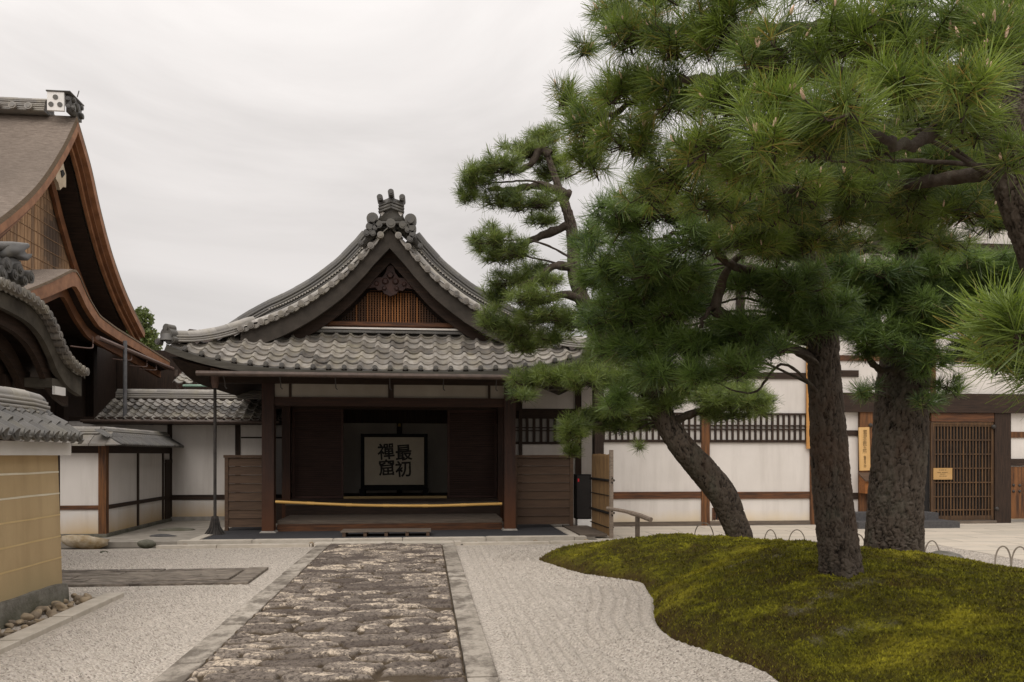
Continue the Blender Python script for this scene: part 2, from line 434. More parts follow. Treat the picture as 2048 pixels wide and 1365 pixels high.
def path_mat():
    m, nt, N, L, b = _new('path_flagstone')
    t = _attr(nt)
    c = _mixc(nt, _range(nt, t, 0, .75), (.105, .085, .072), (.235, .20, .168))
    # pale lichen bloom breaking along each stone, dark speckle
    pale = _noise(nt, 9.5, (.65, 1.4, 1), 9, .78, lo=.0, hi=1.0)
    pale = _range(nt, _math(nt, 'ADD', pale, _math(nt, 'MULTIPLY', t, .18)), .63, .70)
    c = _mixc(nt, _math(nt, 'MULTIPLY', pale, .95), c, (.60, .505, .395))
    c = _mixc(nt, _math(nt, 'MULTIPLY', _noise(nt, 34, (1, 1, 1), 4, .7, lo=.47, hi=.60), .8), c, (.050, .039, .034))
    c = _mixc(nt, _range(nt, _attr(nt, 'joint'), .25, .75), c, (.080, .060, .040))
    L.new(c, b.inputs['Base Color']); b.inputs['Roughness'].default_value = .92; b.inputs['Specular IOR Level'].default_value = .2
    _bump(nt, b, _noise(nt, 40, (1, 1, 1), 8, lo=0, hi=1), .9, .012)
    return m
path_m = path_mat()
def kerb_mat():
    m, nt, N, L, b = _new('kerb_granite')
    c = _mixc(nt, _attr(nt), (.32, .285, .24), (.46, .415, .355))
    c = _mixc(nt, _math(nt, 'MULTIPLY', _noise(nt, 2.2, (1.5, 1, 1), 8, .72, lo=.44, hi=.57), .88), c, (.12, .102, .083))
    c = _mixc(nt, _math(nt, 'MULTIPLY', _noise(nt, 40, (1, 1, 1), 4, lo=.5, hi=.7), .5), c, (.16, .145, .125))
    L.new(c, b.inputs['Base Color']); b.inputs['Roughness'].default_value = .92; b.inputs['Specular IOR Level'].default_value = .2
    _bump(nt, b, _noise(nt, 50, (1, 1, 1), 8, lo=0, hi=1), .6, .008)
    return m
kerb_m = kerb_mat()
def paving_mat():
    m, nt, N, L, b = _new('pale_paving')
    g = N.new('ShaderNodeNewGeometry')
    br = N.new('ShaderNodeTexBrick'); L.new(g.outputs['Position'], br.inputs['Vector'])
    br.inputs['Scale'].default_value = 1.0; br.inputs['Brick Width'].default_value = 1.5; br.inputs['Row Height'].default_value = .62
    br.inputs['Mortar Size'].default_value = .012
    br.inputs['Color1'].default_value = (.47, .42, .345, 1); br.inputs['Color2'].default_value = (.55, .485, .40, 1); br.inputs['Mortar'].default_value = (.17, .15, .12, 1)
    c = _mixc(nt, _math(nt, 'MULTIPLY', _noise(nt, 2, (1, 1, 1), 6, lo=.4, hi=.7), .5), br.outputs['Color'], (.40, .37, .32))
    L.new(c, b.inputs['Base Color']); b.inputs['Roughness'].default_value = .9
    _bump(nt, b, _noise(nt, 40, (1, 1, 1), 8, lo=0, hi=1), .4, .006)
    return m
paving_m = paving_mat()
earth = pbr('bare_earth', (.20, .175, .145), (.30, .27, .23), 2, rough=.95, bump=.5, bscale=40)
def moss_mat(name, blade=False):
    m, nt, N, L, b = _new(name)
    big = _noise(nt, 1.3, (1, 1, .6), 6, .62, lo=.36, hi=.62, dist=.8)
    c = _mixc(nt, big, (.080, .056, .014), (.14, .138, .010))
    c = _mixc(nt, _noise(nt, 2.1, (1, 1.6, 1), 6, .6, lo=.50, hi=.66, loc=(3, 1, 0), dist=.5), c, (.34, .325, .02))
    c = _mixc(nt, _math(nt, 'MULTIPLY', _noise(nt, 1.7, (1, 1, 1), 6, .65, lo=.54, hi=.68, loc=(7, 4, 2)), .8), c, (.105, .060, .020))
    c = _mixc(nt, _math(nt, 'MULTIPLY', _noise(nt, 26, (1, 1, 1), 6, .75, lo=.42, hi=.62), .75), c, (.052, .048, .008))
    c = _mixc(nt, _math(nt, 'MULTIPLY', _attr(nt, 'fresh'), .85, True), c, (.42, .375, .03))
    c = _mixc(nt, _math(nt, 'MULTIPLY', _noise(nt, 9, (.8, 1.5, 1), 7, .72, lo=.46, hi=.62), .8), c, (.038, .032, .007))  # dark clumps paint small shadows in among the moss cushions
    c = _mixc(nt, _math(nt, 'MULTIPLY', _attr(nt, 'rim'), .85, True), c, (.080, .048, .020))
    c = _mixc(nt, _math(nt, 'MULTIPLY', _noise(nt, 55, (1, 1, 1), 3, .7, lo=.45, hi=.65), .35), c, (.05, .045, .008))
    c = _mixc(nt, _math(nt, 'MULTIPLY', _attr(nt, 'worn'), _math(nt, 'MULTIPLY', _noise(nt, 38, (1, 1, 1), 5, .75, lo=.42, hi=.60), .9), True), c, (.24, .215, .165))
    if blade: c = _mixc(nt, _math(nt, 'MULTIPLY', _range(nt, _attr(nt), .3, 1), .6), c, (.26, .25, .02))
    L.new(c, b.inputs['Base Color']); b.inputs['Roughness'].default_value = .95; b.inputs['Specular IOR Level'].default_value = .15
    if not blade: _bump(nt, b, _noise(nt, 40, (1, 1, 1), 8, .75, lo=0, hi=1), 1.0, .05)
    return m
moss_m = moss_mat('moss_cushion'); moss_blade_m = moss_mat('moss_shoots', True)
def bark_mat(name, a, b2, c3):
    m, nt, N, L, b = _new(name)
    h = _range(nt, _attr(nt, 'plate'), .12, .62)
    c = _mixc(nt, h, a, b2)
    c = _mixc(nt, _math(nt, 'MULTIPLY', _noise(nt, 14, (1, 1, .5), 7, .7, lo=.45, hi=.7), .8), c, c3)
    c = _mixc(nt, _math(nt, 'MULTIPLY', _noise(nt, 3.5, (1, 1, .6), 7, .7, lo=.52, hi=.68), .5), c, (.115, .112, .085))
    c = _mixc(nt, _math(nt, 'MULTIPLY', _noise(nt, 2.2, (1, 1, .6), 6, .7, lo=.55, hi=.7, loc=(4, 2, 1)), .5), c, (.10, .058, .038))
    L.new(c, b.inputs['Base Color']); b.inputs['Roughness'].default_value = .95; b.inputs['Specular IOR Level'].default_value = .15
    _bump(nt, b, _noise(nt, 38, (1, 1, .35), 8, .7, lo=0, hi=1), .9, .02)
    return m
bark_m = bark_mat('pine_bark', (.007, .005, .004), (.082, .064, .050), (.135, .112, .092))
def needle_mat(name, dk, md, yl):
    m, nt, N, L, b = _new(name)
    r = N.new('ShaderNodeValToRGB'); L.new(_attr(nt), r.inputs[0])
    e = r.color_ramp.elements
    e[0].position = 0; e[0].color = (*dk, 1); e[1].position = 1; e[1].color = (*yl, 1)
    k = e.new(.55); k.color = (*md, 1); k2 = e.new(.8); k2.color = tuple(x * 1.25 for x in md) + (1,)
    L.new(r.outputs[0], b.inputs['Base Color']); b.inputs['Roughness'].default_value = .38; b.inputs['Specular IOR Level'].default_value = .6
    tr = N.new('ShaderNodeBsdfTranslucent'); L.new(r.outputs[0], tr.inputs['Color'])
    mx = N.new('ShaderNodeMixShader'); mx.inputs[0].default_value = .42
    L.new(b.outputs[0], mx.inputs[1]); L.new(tr.outputs[0], mx.inputs[2])
    L.new(mx.outputs[0], N['Material Output'].inputs['Surface'])
    return m
needle_near = needle_mat('bright_pine_needles', (.060, .098, .030), (.205, .28, .042), (.38, .25, .07))
needle_mid = needle_mat('deep_pine_needles', (.050, .088, .032), (.155, .235, .048), (.19, .155, .05))
needle_far = needle_mat('soft_pine_needles', (.065, .10, .036), (.19, .25, .055), (.20, .17, .05))
leaf_m = needle_mat('broad_leaves', (.07, .10, .03), (.14, .18, .05), (.20, .18, .07))
twig_m = pbr('pine_twig', (.035, .024, .018), (.07, .05, .037), 20, rough=.9, bump=0)
bud_m = pbr('pine_candle', (.55, .36, .24), (.66, .48, .36), 40, rough=.7, bump=0)
# ================================================================== GROUND
struct(MB().add([(-300, -150, -.06), (300, -150, -.06), (300, 600, -.06), (-300, 600, -.06)], [(0, 1, 2, 3)]).build('ground', earth))

# ---- moss mound outline (ground points read off the photograph) and its height
mound_near = [pG(*p)[:2] for p in [(1072, 1122), (1110, 1135), (1160, 1150), (1225, 1160), (1288, 1169), (1295, 1183), (1309, 1205), (1308, 1240), (1330, 1275), (1400, 1302), (1490, 1330), (1556, 1356)]]
mound_back = [pD(*p)[:2] for p in [(1090, HOR, 12.75), (1150, HOR, 13.3), (1290, HOR, 13.9), (1500, HOR, 13.7), (1700, HOR, 12.6), (1880, HOR, 11.3), (2060, HOR, 10.2), (2400, HOR, 8.4)]]
mound_poly = np.array(mound_near + [np.array(p) for p in ((2.36, 5.1), (2.2, 4.3), (2.6, 3.2), (6.5, 3.0))] + mound_back[::-1])
def smooth_closed(P, it=2):
    for _ in range(it):
        Q = np.roll(P, -1, 0); P = np.stack([P * .75 + Q * .25, P * .25 + Q * .75], 1).reshape(-1, 2)
    return P
mound_poly_s = smooth_closed(mound_poly, 1)
def poly_sd(X, Y, P):
    # signed distance to polygon, positive inside
    d = np.full(X.shape, 1e9); ins = np.zeros(X.shape, bool)
    for a, b in zip(P, np.roll(P, -1, 0)):
        e = b - a; t = np.clip(((X - a[0]) * e[0] + (Y - a[1]) * e[1]) / (e @ e), 0, 1)
        d = np.minimum(d, np.hypot(X - a[0] - t * e[0], Y - a[1] - t * e[1]))
        c = ((a[1] > Y) != (b[1] > Y)) & (X < (b[0] - a[0]) * (Y - a[1]) / (b[1] - a[1] + 1e-12) + a[0])
        ins ^= c
    return np.where(ins, d, -d)
def mound_h(X, Y, sd):
    lift = .22 + .30 * np.exp(-((X - 4.6) / 2.2) ** 2 - ((Y - 8.6) / 2.6) ** 2) + .12 * np.exp(-((X - 3.9) / 1.6) ** 2 - ((Y - 12.6) / 1.6) ** 2)
    valley = .13 * np.exp(-(((Y - 9.2) - .34 * (X - 2.5)) / .34) ** 2) * np.exp(-np.maximum(X - 2.5, 0) / 1.7)
    valley2 = .10 * np.exp(-(((Y - 5.35) - .45 * (X - 2.5)) / .28) ** 2) * np.exp(-np.maximum(X - 2.5, 0) / 1.3)
    edge = 1 - np.exp(-np.maximum(sd, 0) / .13)
    slope = np.clip(sd / 1.5, 0, 1)
    return np.maximum(lift * (.47 + .53 * slope) - valley - valley2, .07) * edge + edge * (.10 * (fbm(X * 1.1, Y * 1.1, 3, 5) - .45) + .06 * (fbm(X * 4, Y * 4, 3, 9) - .45) + .055 * (fbm(X * 9, Y * 9, 3, 11) - .4) + .030 * (fbm(X * 22, Y * 22, 2, 13) - .4))
GS = .021
gx = np.arange(1.4, 9.6, GS); gy = np.arange(3.0, 14.2, GS)
MX, MY = np.meshgrid(gx, gy)
MSD = poly_sd(MX, MY, mound_poly_s)
MZ = np.where(MSD > 0, mound_h(MX, MY, MSD), -.05 + .0 * MX)
worn = np.zeros_like(MX)
for a, b, w in (((3.15, 6.55), (4.1, 7.1), .11), ((3.0, 5.9), (3.7, 6.05), .07), ((3.2, 8.6), (3.9, 8.55), .06)):
    a, b = np.array(a), np.array(b); e = b - a; t = np.clip(((MX - a[0]) * e[0] + (MY - a[1]) * e[1]) / (e @ e), 0, 1)
    dd = np.hypot(MX - a[0] - t * e[0], MY - a[1] - t * e[1])
    worn = np.maximum(worn, np.exp(-(dd / w) ** 2) * np.clip(fbm(MX * 9, MY * 9, 4, 21) * 4.0 - 1.6, 0, .8))
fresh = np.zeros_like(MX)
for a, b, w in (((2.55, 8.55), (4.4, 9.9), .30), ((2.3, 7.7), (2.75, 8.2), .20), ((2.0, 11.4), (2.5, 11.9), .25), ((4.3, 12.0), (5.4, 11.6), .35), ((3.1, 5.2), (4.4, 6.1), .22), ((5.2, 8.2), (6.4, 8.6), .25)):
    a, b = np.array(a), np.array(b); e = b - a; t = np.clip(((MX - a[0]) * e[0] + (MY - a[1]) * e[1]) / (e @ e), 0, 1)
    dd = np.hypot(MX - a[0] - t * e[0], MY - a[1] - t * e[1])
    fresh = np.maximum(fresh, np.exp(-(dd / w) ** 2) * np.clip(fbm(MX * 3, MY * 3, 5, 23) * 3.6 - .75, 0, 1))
rim = np.exp(-(np.maximum(MSD, 0) / .20) ** 2) * np.clip(fbm(MX * 4, MY * 4, 4, 27) * 3 - .6, 0, 1)
keep = (MSD[:-1, :-1] > -.05) | (MSD[1:, 1:] > -.05)
mq = grid_quads(*MX.shape)[keep.ravel()]
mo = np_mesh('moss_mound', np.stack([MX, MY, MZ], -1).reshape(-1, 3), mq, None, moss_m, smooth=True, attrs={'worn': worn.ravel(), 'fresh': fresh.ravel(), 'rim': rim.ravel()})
struct(mo)
def mound_z(x, y):
    X, Y = np.array([x]), np.array([y]); sd = poly_sd(X, Y, mound_poly_s)
    return float(mound_h(X, Y, sd)[0]) if sd[0] > 0 else 0.0

# ---- moss shoots standing up from the mound: one uncountable cover
n = 330000
bx = rng.uniform(1.5, 7.5, n); by = rng.uniform(3.6, 13.9, n)
w_ = 1 / (1 + ((by - 3.5) / 2.6) ** 2); k = rng.random(n) < np.clip(w_ * 1.6, .10, 1)
bx, by = bx[k], by[k]
sd = poly_sd(bx, by, mound_poly_s); k = (sd > .0); bx, by, sd = bx[k], by[k], sd[k]
wv = np.zeros(len(bx))
ii = np.clip(((by - gy[0]) / GS).astype(int), 0, len(gy) - 1); jj = np.clip(((bx - gx[0]) / GS).astype(int), 0, len(gx) - 1)
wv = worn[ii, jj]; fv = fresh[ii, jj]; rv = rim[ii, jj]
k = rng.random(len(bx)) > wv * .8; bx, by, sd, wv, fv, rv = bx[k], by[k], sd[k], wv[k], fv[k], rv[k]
bz = mound_h(bx, by, sd)
n = len(bx)
hh = rng.uniform(.008, .020, n) * np.clip(.7 + .08 * by, 1, 1.6); ww = hh * .9
an = rng.uniform(0, 2 * np.pi, n); ln = rng.normal(0, .55, (n, 2))
sx, sy = np.cos(an) * ww / 2, np.sin(an) * ww / 2
V = np.stack([np.stack([bx - sx, by - sy, bz - .006], -1), np.stack([bx + sx, by + sy, bz - .006], -1), np.stack([bx + ln[:, 0] * hh, by + ln[:, 1] * hh, bz + hh], -1)], 1).reshape(-1, 3)
Q = np.arange(n * 3).reshape(-1, 3)
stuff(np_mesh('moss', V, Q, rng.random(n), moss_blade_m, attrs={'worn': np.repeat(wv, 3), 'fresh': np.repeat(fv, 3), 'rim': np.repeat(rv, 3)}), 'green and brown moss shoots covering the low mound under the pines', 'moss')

# ---- raked white gravel
gxs = np.arange(-9, 9.02, .030); gys = np.arange(2.2, 14.36, .032)
GX, GY = np.meshgrid(gxs, gys)
gsd = -poly_sd(GX, GY, mound_poly_s)          # distance outside the mound
wig = .05 * (fbm(GX * .7, GY * .9, 2, 31) - .45) + .02 * (fbm(GX * 3, GY * 3, 2, 33) - .45)
line = np.sin(2 * np.pi * (GX + wig) / .105)
cont = np.sin(2 * np.pi * (gsd + wig * 1.5) / .135)
near = np.clip((.95 - gsd) / .35, 0, 1) * (GX > .6) * np.clip((GY - 4.2) / 2, .15, 1)
rake = line * (1 - near) + cont * near * 1.5
amp = .0200 * np.clip(.35 + 1.3 * fbm(GX * .8, GY * .6, 3, 41), .25, 1.2)
GZ = rake * amp + .010 * (fbm(GX * 9, GY * 9, 3, 43) - .45) + .009 * rng.random(GX.shape)
flat_ = np.ones_like(GX)
for (xa_, xb_, ya_, yb_) in ((-1.95, .56, 0, 15), (-5.9, -2.2, 10.23, 11.52), (-4, -3.38, 0, 9.5), (-9, 9, 14.15, 15)):
    dd_ = np.hypot(np.maximum(np.maximum(xa_ - GX, GX - xb_), 0), np.maximum(np.maximum(ya_ - GY, GY - yb_), 0)); flat_ = np.minimum(flat_, np.clip((dd_ - .02) / .12, 0, 1))
GZ = GZ * flat_ + (flat_ - 1) * .004
GZ = np.where((GX > -1.85) & (GX < .45), -.06, GZ); GZ = np.where(gsd < -.06, -.06, GZ)
go = np_mesh('gravel', np.stack([GX, GY, GZ], -1).reshape(-1, 3), grid_quads(*GX.shape), None, gravel_m, smooth=True)
stuff(go, 'raked white gravel with straight and curving furrows around the stone path', 'gravel')

# ---- flagstone path: long irregular stones laid across it
PX0, PX1, PY0, PY1 = -1.679, .289, 2.0, 14.22
pxs = np.arange(PX0, PX1 + .001, .013); pys = np.concatenate([np.arange(PY0, 8.5, .011), np.arange(8.5, PY1 + .01, .018)])
FX, FY = np.meshgrid(pxs, pys)
pts = []
y = PY0 - .2
while y < PY1 + .3:
    x = PX0 - rng.uniform(0, .35); 
    rowh = rng.uniform(.085, .165)
    while x < PX1 + .3:
        w = rng.uniform(.20, .85); pts.append((x + w / 2, y + rng.normal(0, .045))); x += w
    y += rowh
pts = np.array(pts)
XS = FX + .10 * (fbm(FX * 3, FY * 6, 4, 51) - .45) * 2; YS = FY + .050 * (fbm(FX * 3.2, FY * 7, 4, 53) - .45) * 2
f1 = np.full(FX.shape, 1e9); f2 = f1.copy(); fid = np.zeros(FX.shape, int)
for k_, (a, b) in enumerate(pts):
    rows = np.where(np.abs(pys - b) < .75)[0]
    if not len(rows): continue
    sl = slice(rows[0], rows[-1] + 1)
    d = np.hypot((XS[sl] - a) * .40, YS[sl] - b)
    A, B, C = f1[sl], f2[sl], fid[sl]; m = d < A
    f2[sl] = np.where(m, A, np.minimum(B, d)); fid[sl] = np.where(m, k_, C); f1[sl] = np.where(m, d, A)
gap = f2 - f1
joint = 1 - np.clip((gap - .006) / .022, 0, 1)
lv = rng.random(len(pts)); hgt = .022 * (rng.random(len(pts)) - .5)
FZ = .045 + hgt[fid] - .030 * joint ** 1.3 - .018 * np.clip(1 - gap / .065, 0, 1) ** 1.5 + .038 * (fbm(FX * 8, FY * 11, 5, 57) - .45)
edge_in = np.minimum(FX - PX0, PX1 - FX); ej = np.clip(1 - (edge_in - .012) / .02, 0, 1)
FZ -= .022 * ej; joint = np.maximum(joint, ej)
po = np_mesh('stone_path', np.stack([FX, FY, FZ], -1).reshape(-1, 3), grid_quads(*FX.shape), lv[fid].ravel(), path_m, smooth=True, attrs={'joint': joint.ravel()})
struct(po)

# ---- kerbs, landing, cross path, drain
def kerb_row(mb, p, q, width, z0, z1, lens, gap=.006, tints=None):
    p, q = np.array(p, float), np.array(q, float); L = np.linalg.norm(q - p); d = (q - p) / L; s = 0; r = np.array((-d[1], d[0]))
    while s < L:
        l = min(rng.uniform(*lens), L - s)
        a, b = p + d * (s + gap), p + d * (s + l - gap)
        j = rng.uniform(-.006, .006)
        P = [a - r * width / 2, b - r * width / 2, b + r * width / 2, a + r * width / 2]
        ins = .006; c0 = sum(P) / 4
        top = [c0 + (v - c0) * (1 - ins * 2 / max(width, .1)) for v in P]
        V = [(*v, z0) for v in P] + [(*v, z1 + j - .006) for v in P] + [(*v, z1 + j) for v in top]
        F = [(0, 1, 5, 4), (1, 2, 6, 5), (2, 3, 7, 6), (3, 0, 4, 7), (4, 5, 9, 8), (5, 6, 10, 9), (6, 7, 11, 10), (7, 4, 8, 11), (8, 9, 10, 11)]
        mb.add(V, F, rng.random()); s += l
kb = MB()
kerb_row(kb, (-1.79, 2.0), (-1.79, 14.22), .22, -.04, .032, (1.1, 1.9))
kerb_row(kb, (.40, 2.0), (.40, 14.22), .22, -.04, .032, (.8, 1.5))
struct(kb.build('path_kerb', kerb_m))
kb = MB()
kerb_row(kb, (-1.95, 14.36), (.62, 14.36), .26, -.04, .062, (.9, 1.4))
kerb_row(kb, (-4.6, 14.32), (-1.98, 14.32), .12, -.04, .05, (.9, 1.6))
kerb_row(kb, (.65, 14.32), (3.2, 14.32), .12, -.04, .05, (.9, 1.6))
kerb_row(kb, (-4.4, 14.85), (3.0, 14.85), .18, -.04, .085, (1.2, 2.2))
struct(kb.build('drain_kerb', stone_pale))
kb = MB()
kerb_row(kb, (-5.9, 10.33), (-2.45, 10.33), .19, -.04, .03, (.6, 1.2))
kerb_row(kb, (-5.9, 11.42), (-2.45, 11.42), .19, -.04, .03, (.6, 1.2))
kerb_row(kb, (-2.33, 10.2), (-2.33, 11.55), .26, -.04, .035, (.7, .75))
for yy in (10.62, 10.88, 11.16):
    kerb_row(kb, (-5.9, yy), (-2.50, yy), .255, -.04, .026, (.5, 1.4))
struct(kb.build('cross_path', pbr('cross_path_stone', (.075, .062, .052), (.27, .23, .19), 7, (.8, 1.6, 1), .95, .9, bscale=40, bdist=.02, tint=.4, tcol=(.30, .26, .21), lo=.4, hi=.66)))
kb = MB()
kerb_row(kb, (-3.50, 2.5), (-3.50, 9.5), .19, -.04, .045, (.75, 1.15))
kerb_row(kb, (-3.92, 9.42), (-3.62, 9.42), .06, -.04, .02, (.3, .4))
struct(kb.build('wall_kerb', stone_pale))
# terrace under the entrance and its dark pavement with a pale border
kb = MB()
kb.box((-9.0, 14.95, -.05), (3.2, 24, .05), .5)
struct(kb.build('terrace', pbr('terrace_earth', (.25, .225, .19), (.34, .31, .265), 4, rough=.95, bump=.5, bscale=60)))
kb = MB().box((-4.05, 14.945, -.04), (2.70, 17.6, .072), .5)
struct(kb.build('entrance_pavement', asphalt))
kb = MB()
kerb_row(kb, (2.80, 14.95), (2.80, 17.6), .17, -.04, .082, (1.2, 2))
kerb_row(kb, (-4.15, 14.95), (-4.15, 17.6), .17, -.04, .082, (1.2, 2))
struct(kb.build('pavement_border', stone_pale))
kb = MB().box((3.2, 13.2, -.05), (22, 17.6, .02), .5).box((8.98, 4.0, -.05), (22, 13.2, .017), .5)
struct(kb.build('side_paving', paving_m))
# stones lying in the drain and along the wall: individual things
def rock(name, label, c, r, seed, mat, cat='stone', group=None, rough=.25, flat=0, tint=None):
    c = np.array(c, float); o = MB().blob(c, r, seed, rough, 9, tint, 0, flat).build(name, mat, None, True, origin=c - np.array((0, 0, r[2] * .6)))
    return tag(o, label, cat, group)
protos = []
k = 0
for i in range(96):
    yy = rng.uniform(6.3, 9.33); xx = rng.uniform(-3.88, -3.64) if i % 4 else rng.uniform(-3.9, -3.8)
    s = rng.uniform(.025, .055) if i % 6 else rng.uniform(.06, .08)
    r = (s * rng.uniform(.8, 1.3), s * rng.uniform(.8, 1.3), s * rng.uniform(.5, .85))
    zz = r[2] * .45 + (rng.uniform(.0, .05) if rng.random() < .5 else 0)
    if k < 14:
        o = rock('cobble', 'rounded river cobble lying in the strip along the ochre wall', (xx, yy, zz), r, i, stone_pebble, 'cobble', 'cobbles between the ochre wall and its kerb', .42); protos.append(o); k += 1
    else:
        p = protos[i % len(protos)]; o = p.copy(); COL.objects.link(o); o.location = (xx, yy, max(zz - .03, .0)); o.rotation_euler = (rng.uniform(-.4, .4), rng.uniform(-.4, .4), rng.uniform(0, 6))
for i in range(46):
    xx = rng.uniform(-4.5, -2.0) if i < 30 else rng.uniform(.7, 3.0)
    p = protos[i % len(protos)]; o = p.copy(); COL.objects.link(o)
    o['label'] = 'small tan stone lying in the drain in front of the entrance'; o['group'] = 'stones in the entrance drain'
    o.location = (xx, rng.uniform(14.45, 14.70), -.01); o.rotation_euler = (0, 0, rng.uniform(0, 6)); sc = rng.uniform(.7, 1.1); o.scale = (sc, sc * .8, sc * .8)
c = pG(163, 1094)
rock('yellow_rock', 'large flat-topped yellowish rock in front of the white wall', (c[0], c[1] + .15, .10), (.42, .27, .24), 91, stone_ochre, 'rock', None, .55, .42)
c = pG(290, 1094)
rock('dark_stone', 'squat dark stone at the end of the drain kerb', (c[0], c[1], .04), (.20, .13, .10), 92, stone_mossy, 'stone')
c = pG(208, 1106)
rock('flat_pebble', 'small flat dark pebble resting alone on the gravel', (c[0], c[1], .01), (.09, .05, .03), 93, stone_mossy, 'pebble')
for (px_, py_, rr, lab) in ((352, 1060, .42, 'flat dark stepping stone before the corridor wall'), (330, 1072, .30, 'thin reddish stepping stone nearest the drain kerb')):
    c = pG(px_, py_, .06)
    rock('stepping_stone', lab, (c[0], c[1], .06), (rr, rr * .5, .045), int(px_), stone_mossy if px_ > 340 else stone_dark, 'stepping stone')
c = pD(1888, 1105, 11.2)
rock('mound_stone', 'dark rounded stone at the back edge of the moss mound', (c[0], c[1], .17), (.30, .2, .14), 95, stone_mossy, 'stone')

# ================================================================== ROOF HELPERS
def tile_roof(mb, S, ncol, nrow, mask=None, amp=.05, step=.035, lip=.028, sub=8, prof='s', eave_disc=.0, disc_dir=(0, -1, 0)):
    # S(s, t) -> points; s across 0..1, t from the eave upwards. One strip of tiles per course, each with a front lip.
    p = np.arange(sub) / sub
    if prof == 's': h = np.where(p < .36, np.sin(np.pi * p / .36), -.45 * np.sin(np.pi * (p - .36) / .64))
    else: h = np.where(p < .5, np.sin(np.pi * p / .5) ** .6, -.12)
    h = np.append(np.tile(h, ncol), h[0]) * amp
    s = np.linspace(0, 1, ncol * sub + 1)
    e = 1e-3
    jit = rng.normal(0, .0045, (nrow, ncol))
    for r in range(nrow):
        t0, t1 = r / nrow, min((r + 1.12) / nrow, 1.0)
        A, B = S(s, np.full_like(s, t0)), S(s, np.full_like(s, t1))
        N = np.cross(S(np.minimum(s + e, 1), np.full_like(s, t0)) - S(np.maximum(s - e, 0), np.full_like(s, t0)), B - A)
        N /= np.linalg.norm(N, axis=1)[:, None] + 1e-12
        if N[:, 2].mean() < 0: N = -N
        jj = np.append(np.repeat(jit[r], sub), jit[r, -1])
        P0 = A + N * (h + step + jj)[:, None]; P1 = B + N * (h + .004)[:, None]
        D = (A - B); D /= np.linalg.norm(D, axis=1)[:, None] + 1e-12
        PL = P0 - N * lip + D * -.004 * 0
        ti = np.repeat(rng.random(ncol), sub)
        for P_, Q_ in ((P0, P1), (PL, P0)):
            V = np.stack([P_, Q_]); F = grid_quads(2, len(s))
            keep = np.ones(len(F), bool)
            if mask is not None:
                C = (A[:-1] + A[1:] + B[:-1] + B[1:]) / 4
                keep = mask(C)
            mb.add(V.reshape(-1, 3), F[keep].tolist(), ti[keep])
    return mb
def half_ring(r, n=9, base=0.0):
    a = np.linspace(0, np.pi, n); return [(math.cos(x) * r, base + math.sin(x) * r) for x in a]
def ridge_bar(mb, path, w, layers, cap, lh=.045, joint=.28, tint=None):
    # stacked flat tiles with a row of round cap tiles on top
    path = np.asarray(path, float)
    for k in range(layers):
        ww = w * (1 - .06 * k) / 2 + (.012 if k % 2 == 0 else 0); z0 = k * lh; z1 = z0 + lh * .8
        mb.sweep(path, [(-ww, z0), (ww, z0), (ww, z1), (-ww, z1)], tint=.25 + .3 * (k % 2))
        ww *= .82
        mb.sweep(path, [(-ww, z1 - .004), (ww, z1 - .004), (ww, z0 + lh + .004), (-ww, z0 + lh + .004)], tint=.05)
    if cap:
        zc = layers * lh; L = np.concatenate([[0], np.cumsum(np.linalg.norm(np.diff(path, axis=0), axis=1))]); nseg = max(1, int(L[-1] / joint))
        for q in range(nseg):
            ss = np.linspace(q / nseg, (q + 1.04) / nseg, 4) * L[-1]
            P = np.stack([np.interp(ss, L, path[:, i]) for i in range(3)], -1)
            if np.linalg.norm(P[-1] - P[-2]) < 1e-4: P = P[:-1]
            rr = cap * (1 + .04 * (q % 2))
            mb.sweep(P, half_ring(rr, 9, zc) + [(-rr * .9, zc - .02), (rr * .9, zc - .02)], tint=rng.random())
    return mb
def disc(mb, c, axis, r, L, n=14, tint=None, rim=True):
    c = np.array(c, float); axis = np.array(axis, float); axis /= np.linalg.norm(axis)
    t = rng.random() if tint is None else tint
    mb.tube([c, c + axis * L], r, n, True, t)
    if rim: mb.tube([c + axis * (L + .001), c + axis * (L + .012)], r * .62, n, True, t * .5)
    return mb
# ================================================================== ENTRANCE HALL (gabled tiled porch in the middle)
CX = -.70
G = thing('entrance_hall', 'dark timber entrance hall with gabled grey tile roof at the end of the path', 'temple hall', (CX, 16.3, 0))
YC = 16.3        # column line
YE = 14.8        # front eave
HW = 3.87        # half width at the eave
HC = 2.40        # half distance of the columns
for sx in (-1, 1):
    m = MB().box((CX + sx * HC - .115, YC - .115, .10), (CX + sx * HC + .115, YC + .115, 3.02), .5)
    o = m.build('column', wood_red_z, G)
    m = MB(); a = .17
    m.add([(CX + sx * HC + i * a, YC + j * a, .06) for i, j in ((-1, -1), (1, -1), (1, 1), (-1, 1))] + [(CX + sx * HC + i * .13, YC + j * .13, .105) for i, j in ((-1, -1), (1, -1), (1, 1), (-1, 1))],
          [(0, 1, 5, 4), (1, 2, 6, 5), (2, 3, 7, 6), (3, 0, 4, 7), (4, 5, 6, 7)])
    m.build('base_stone', stone, o)
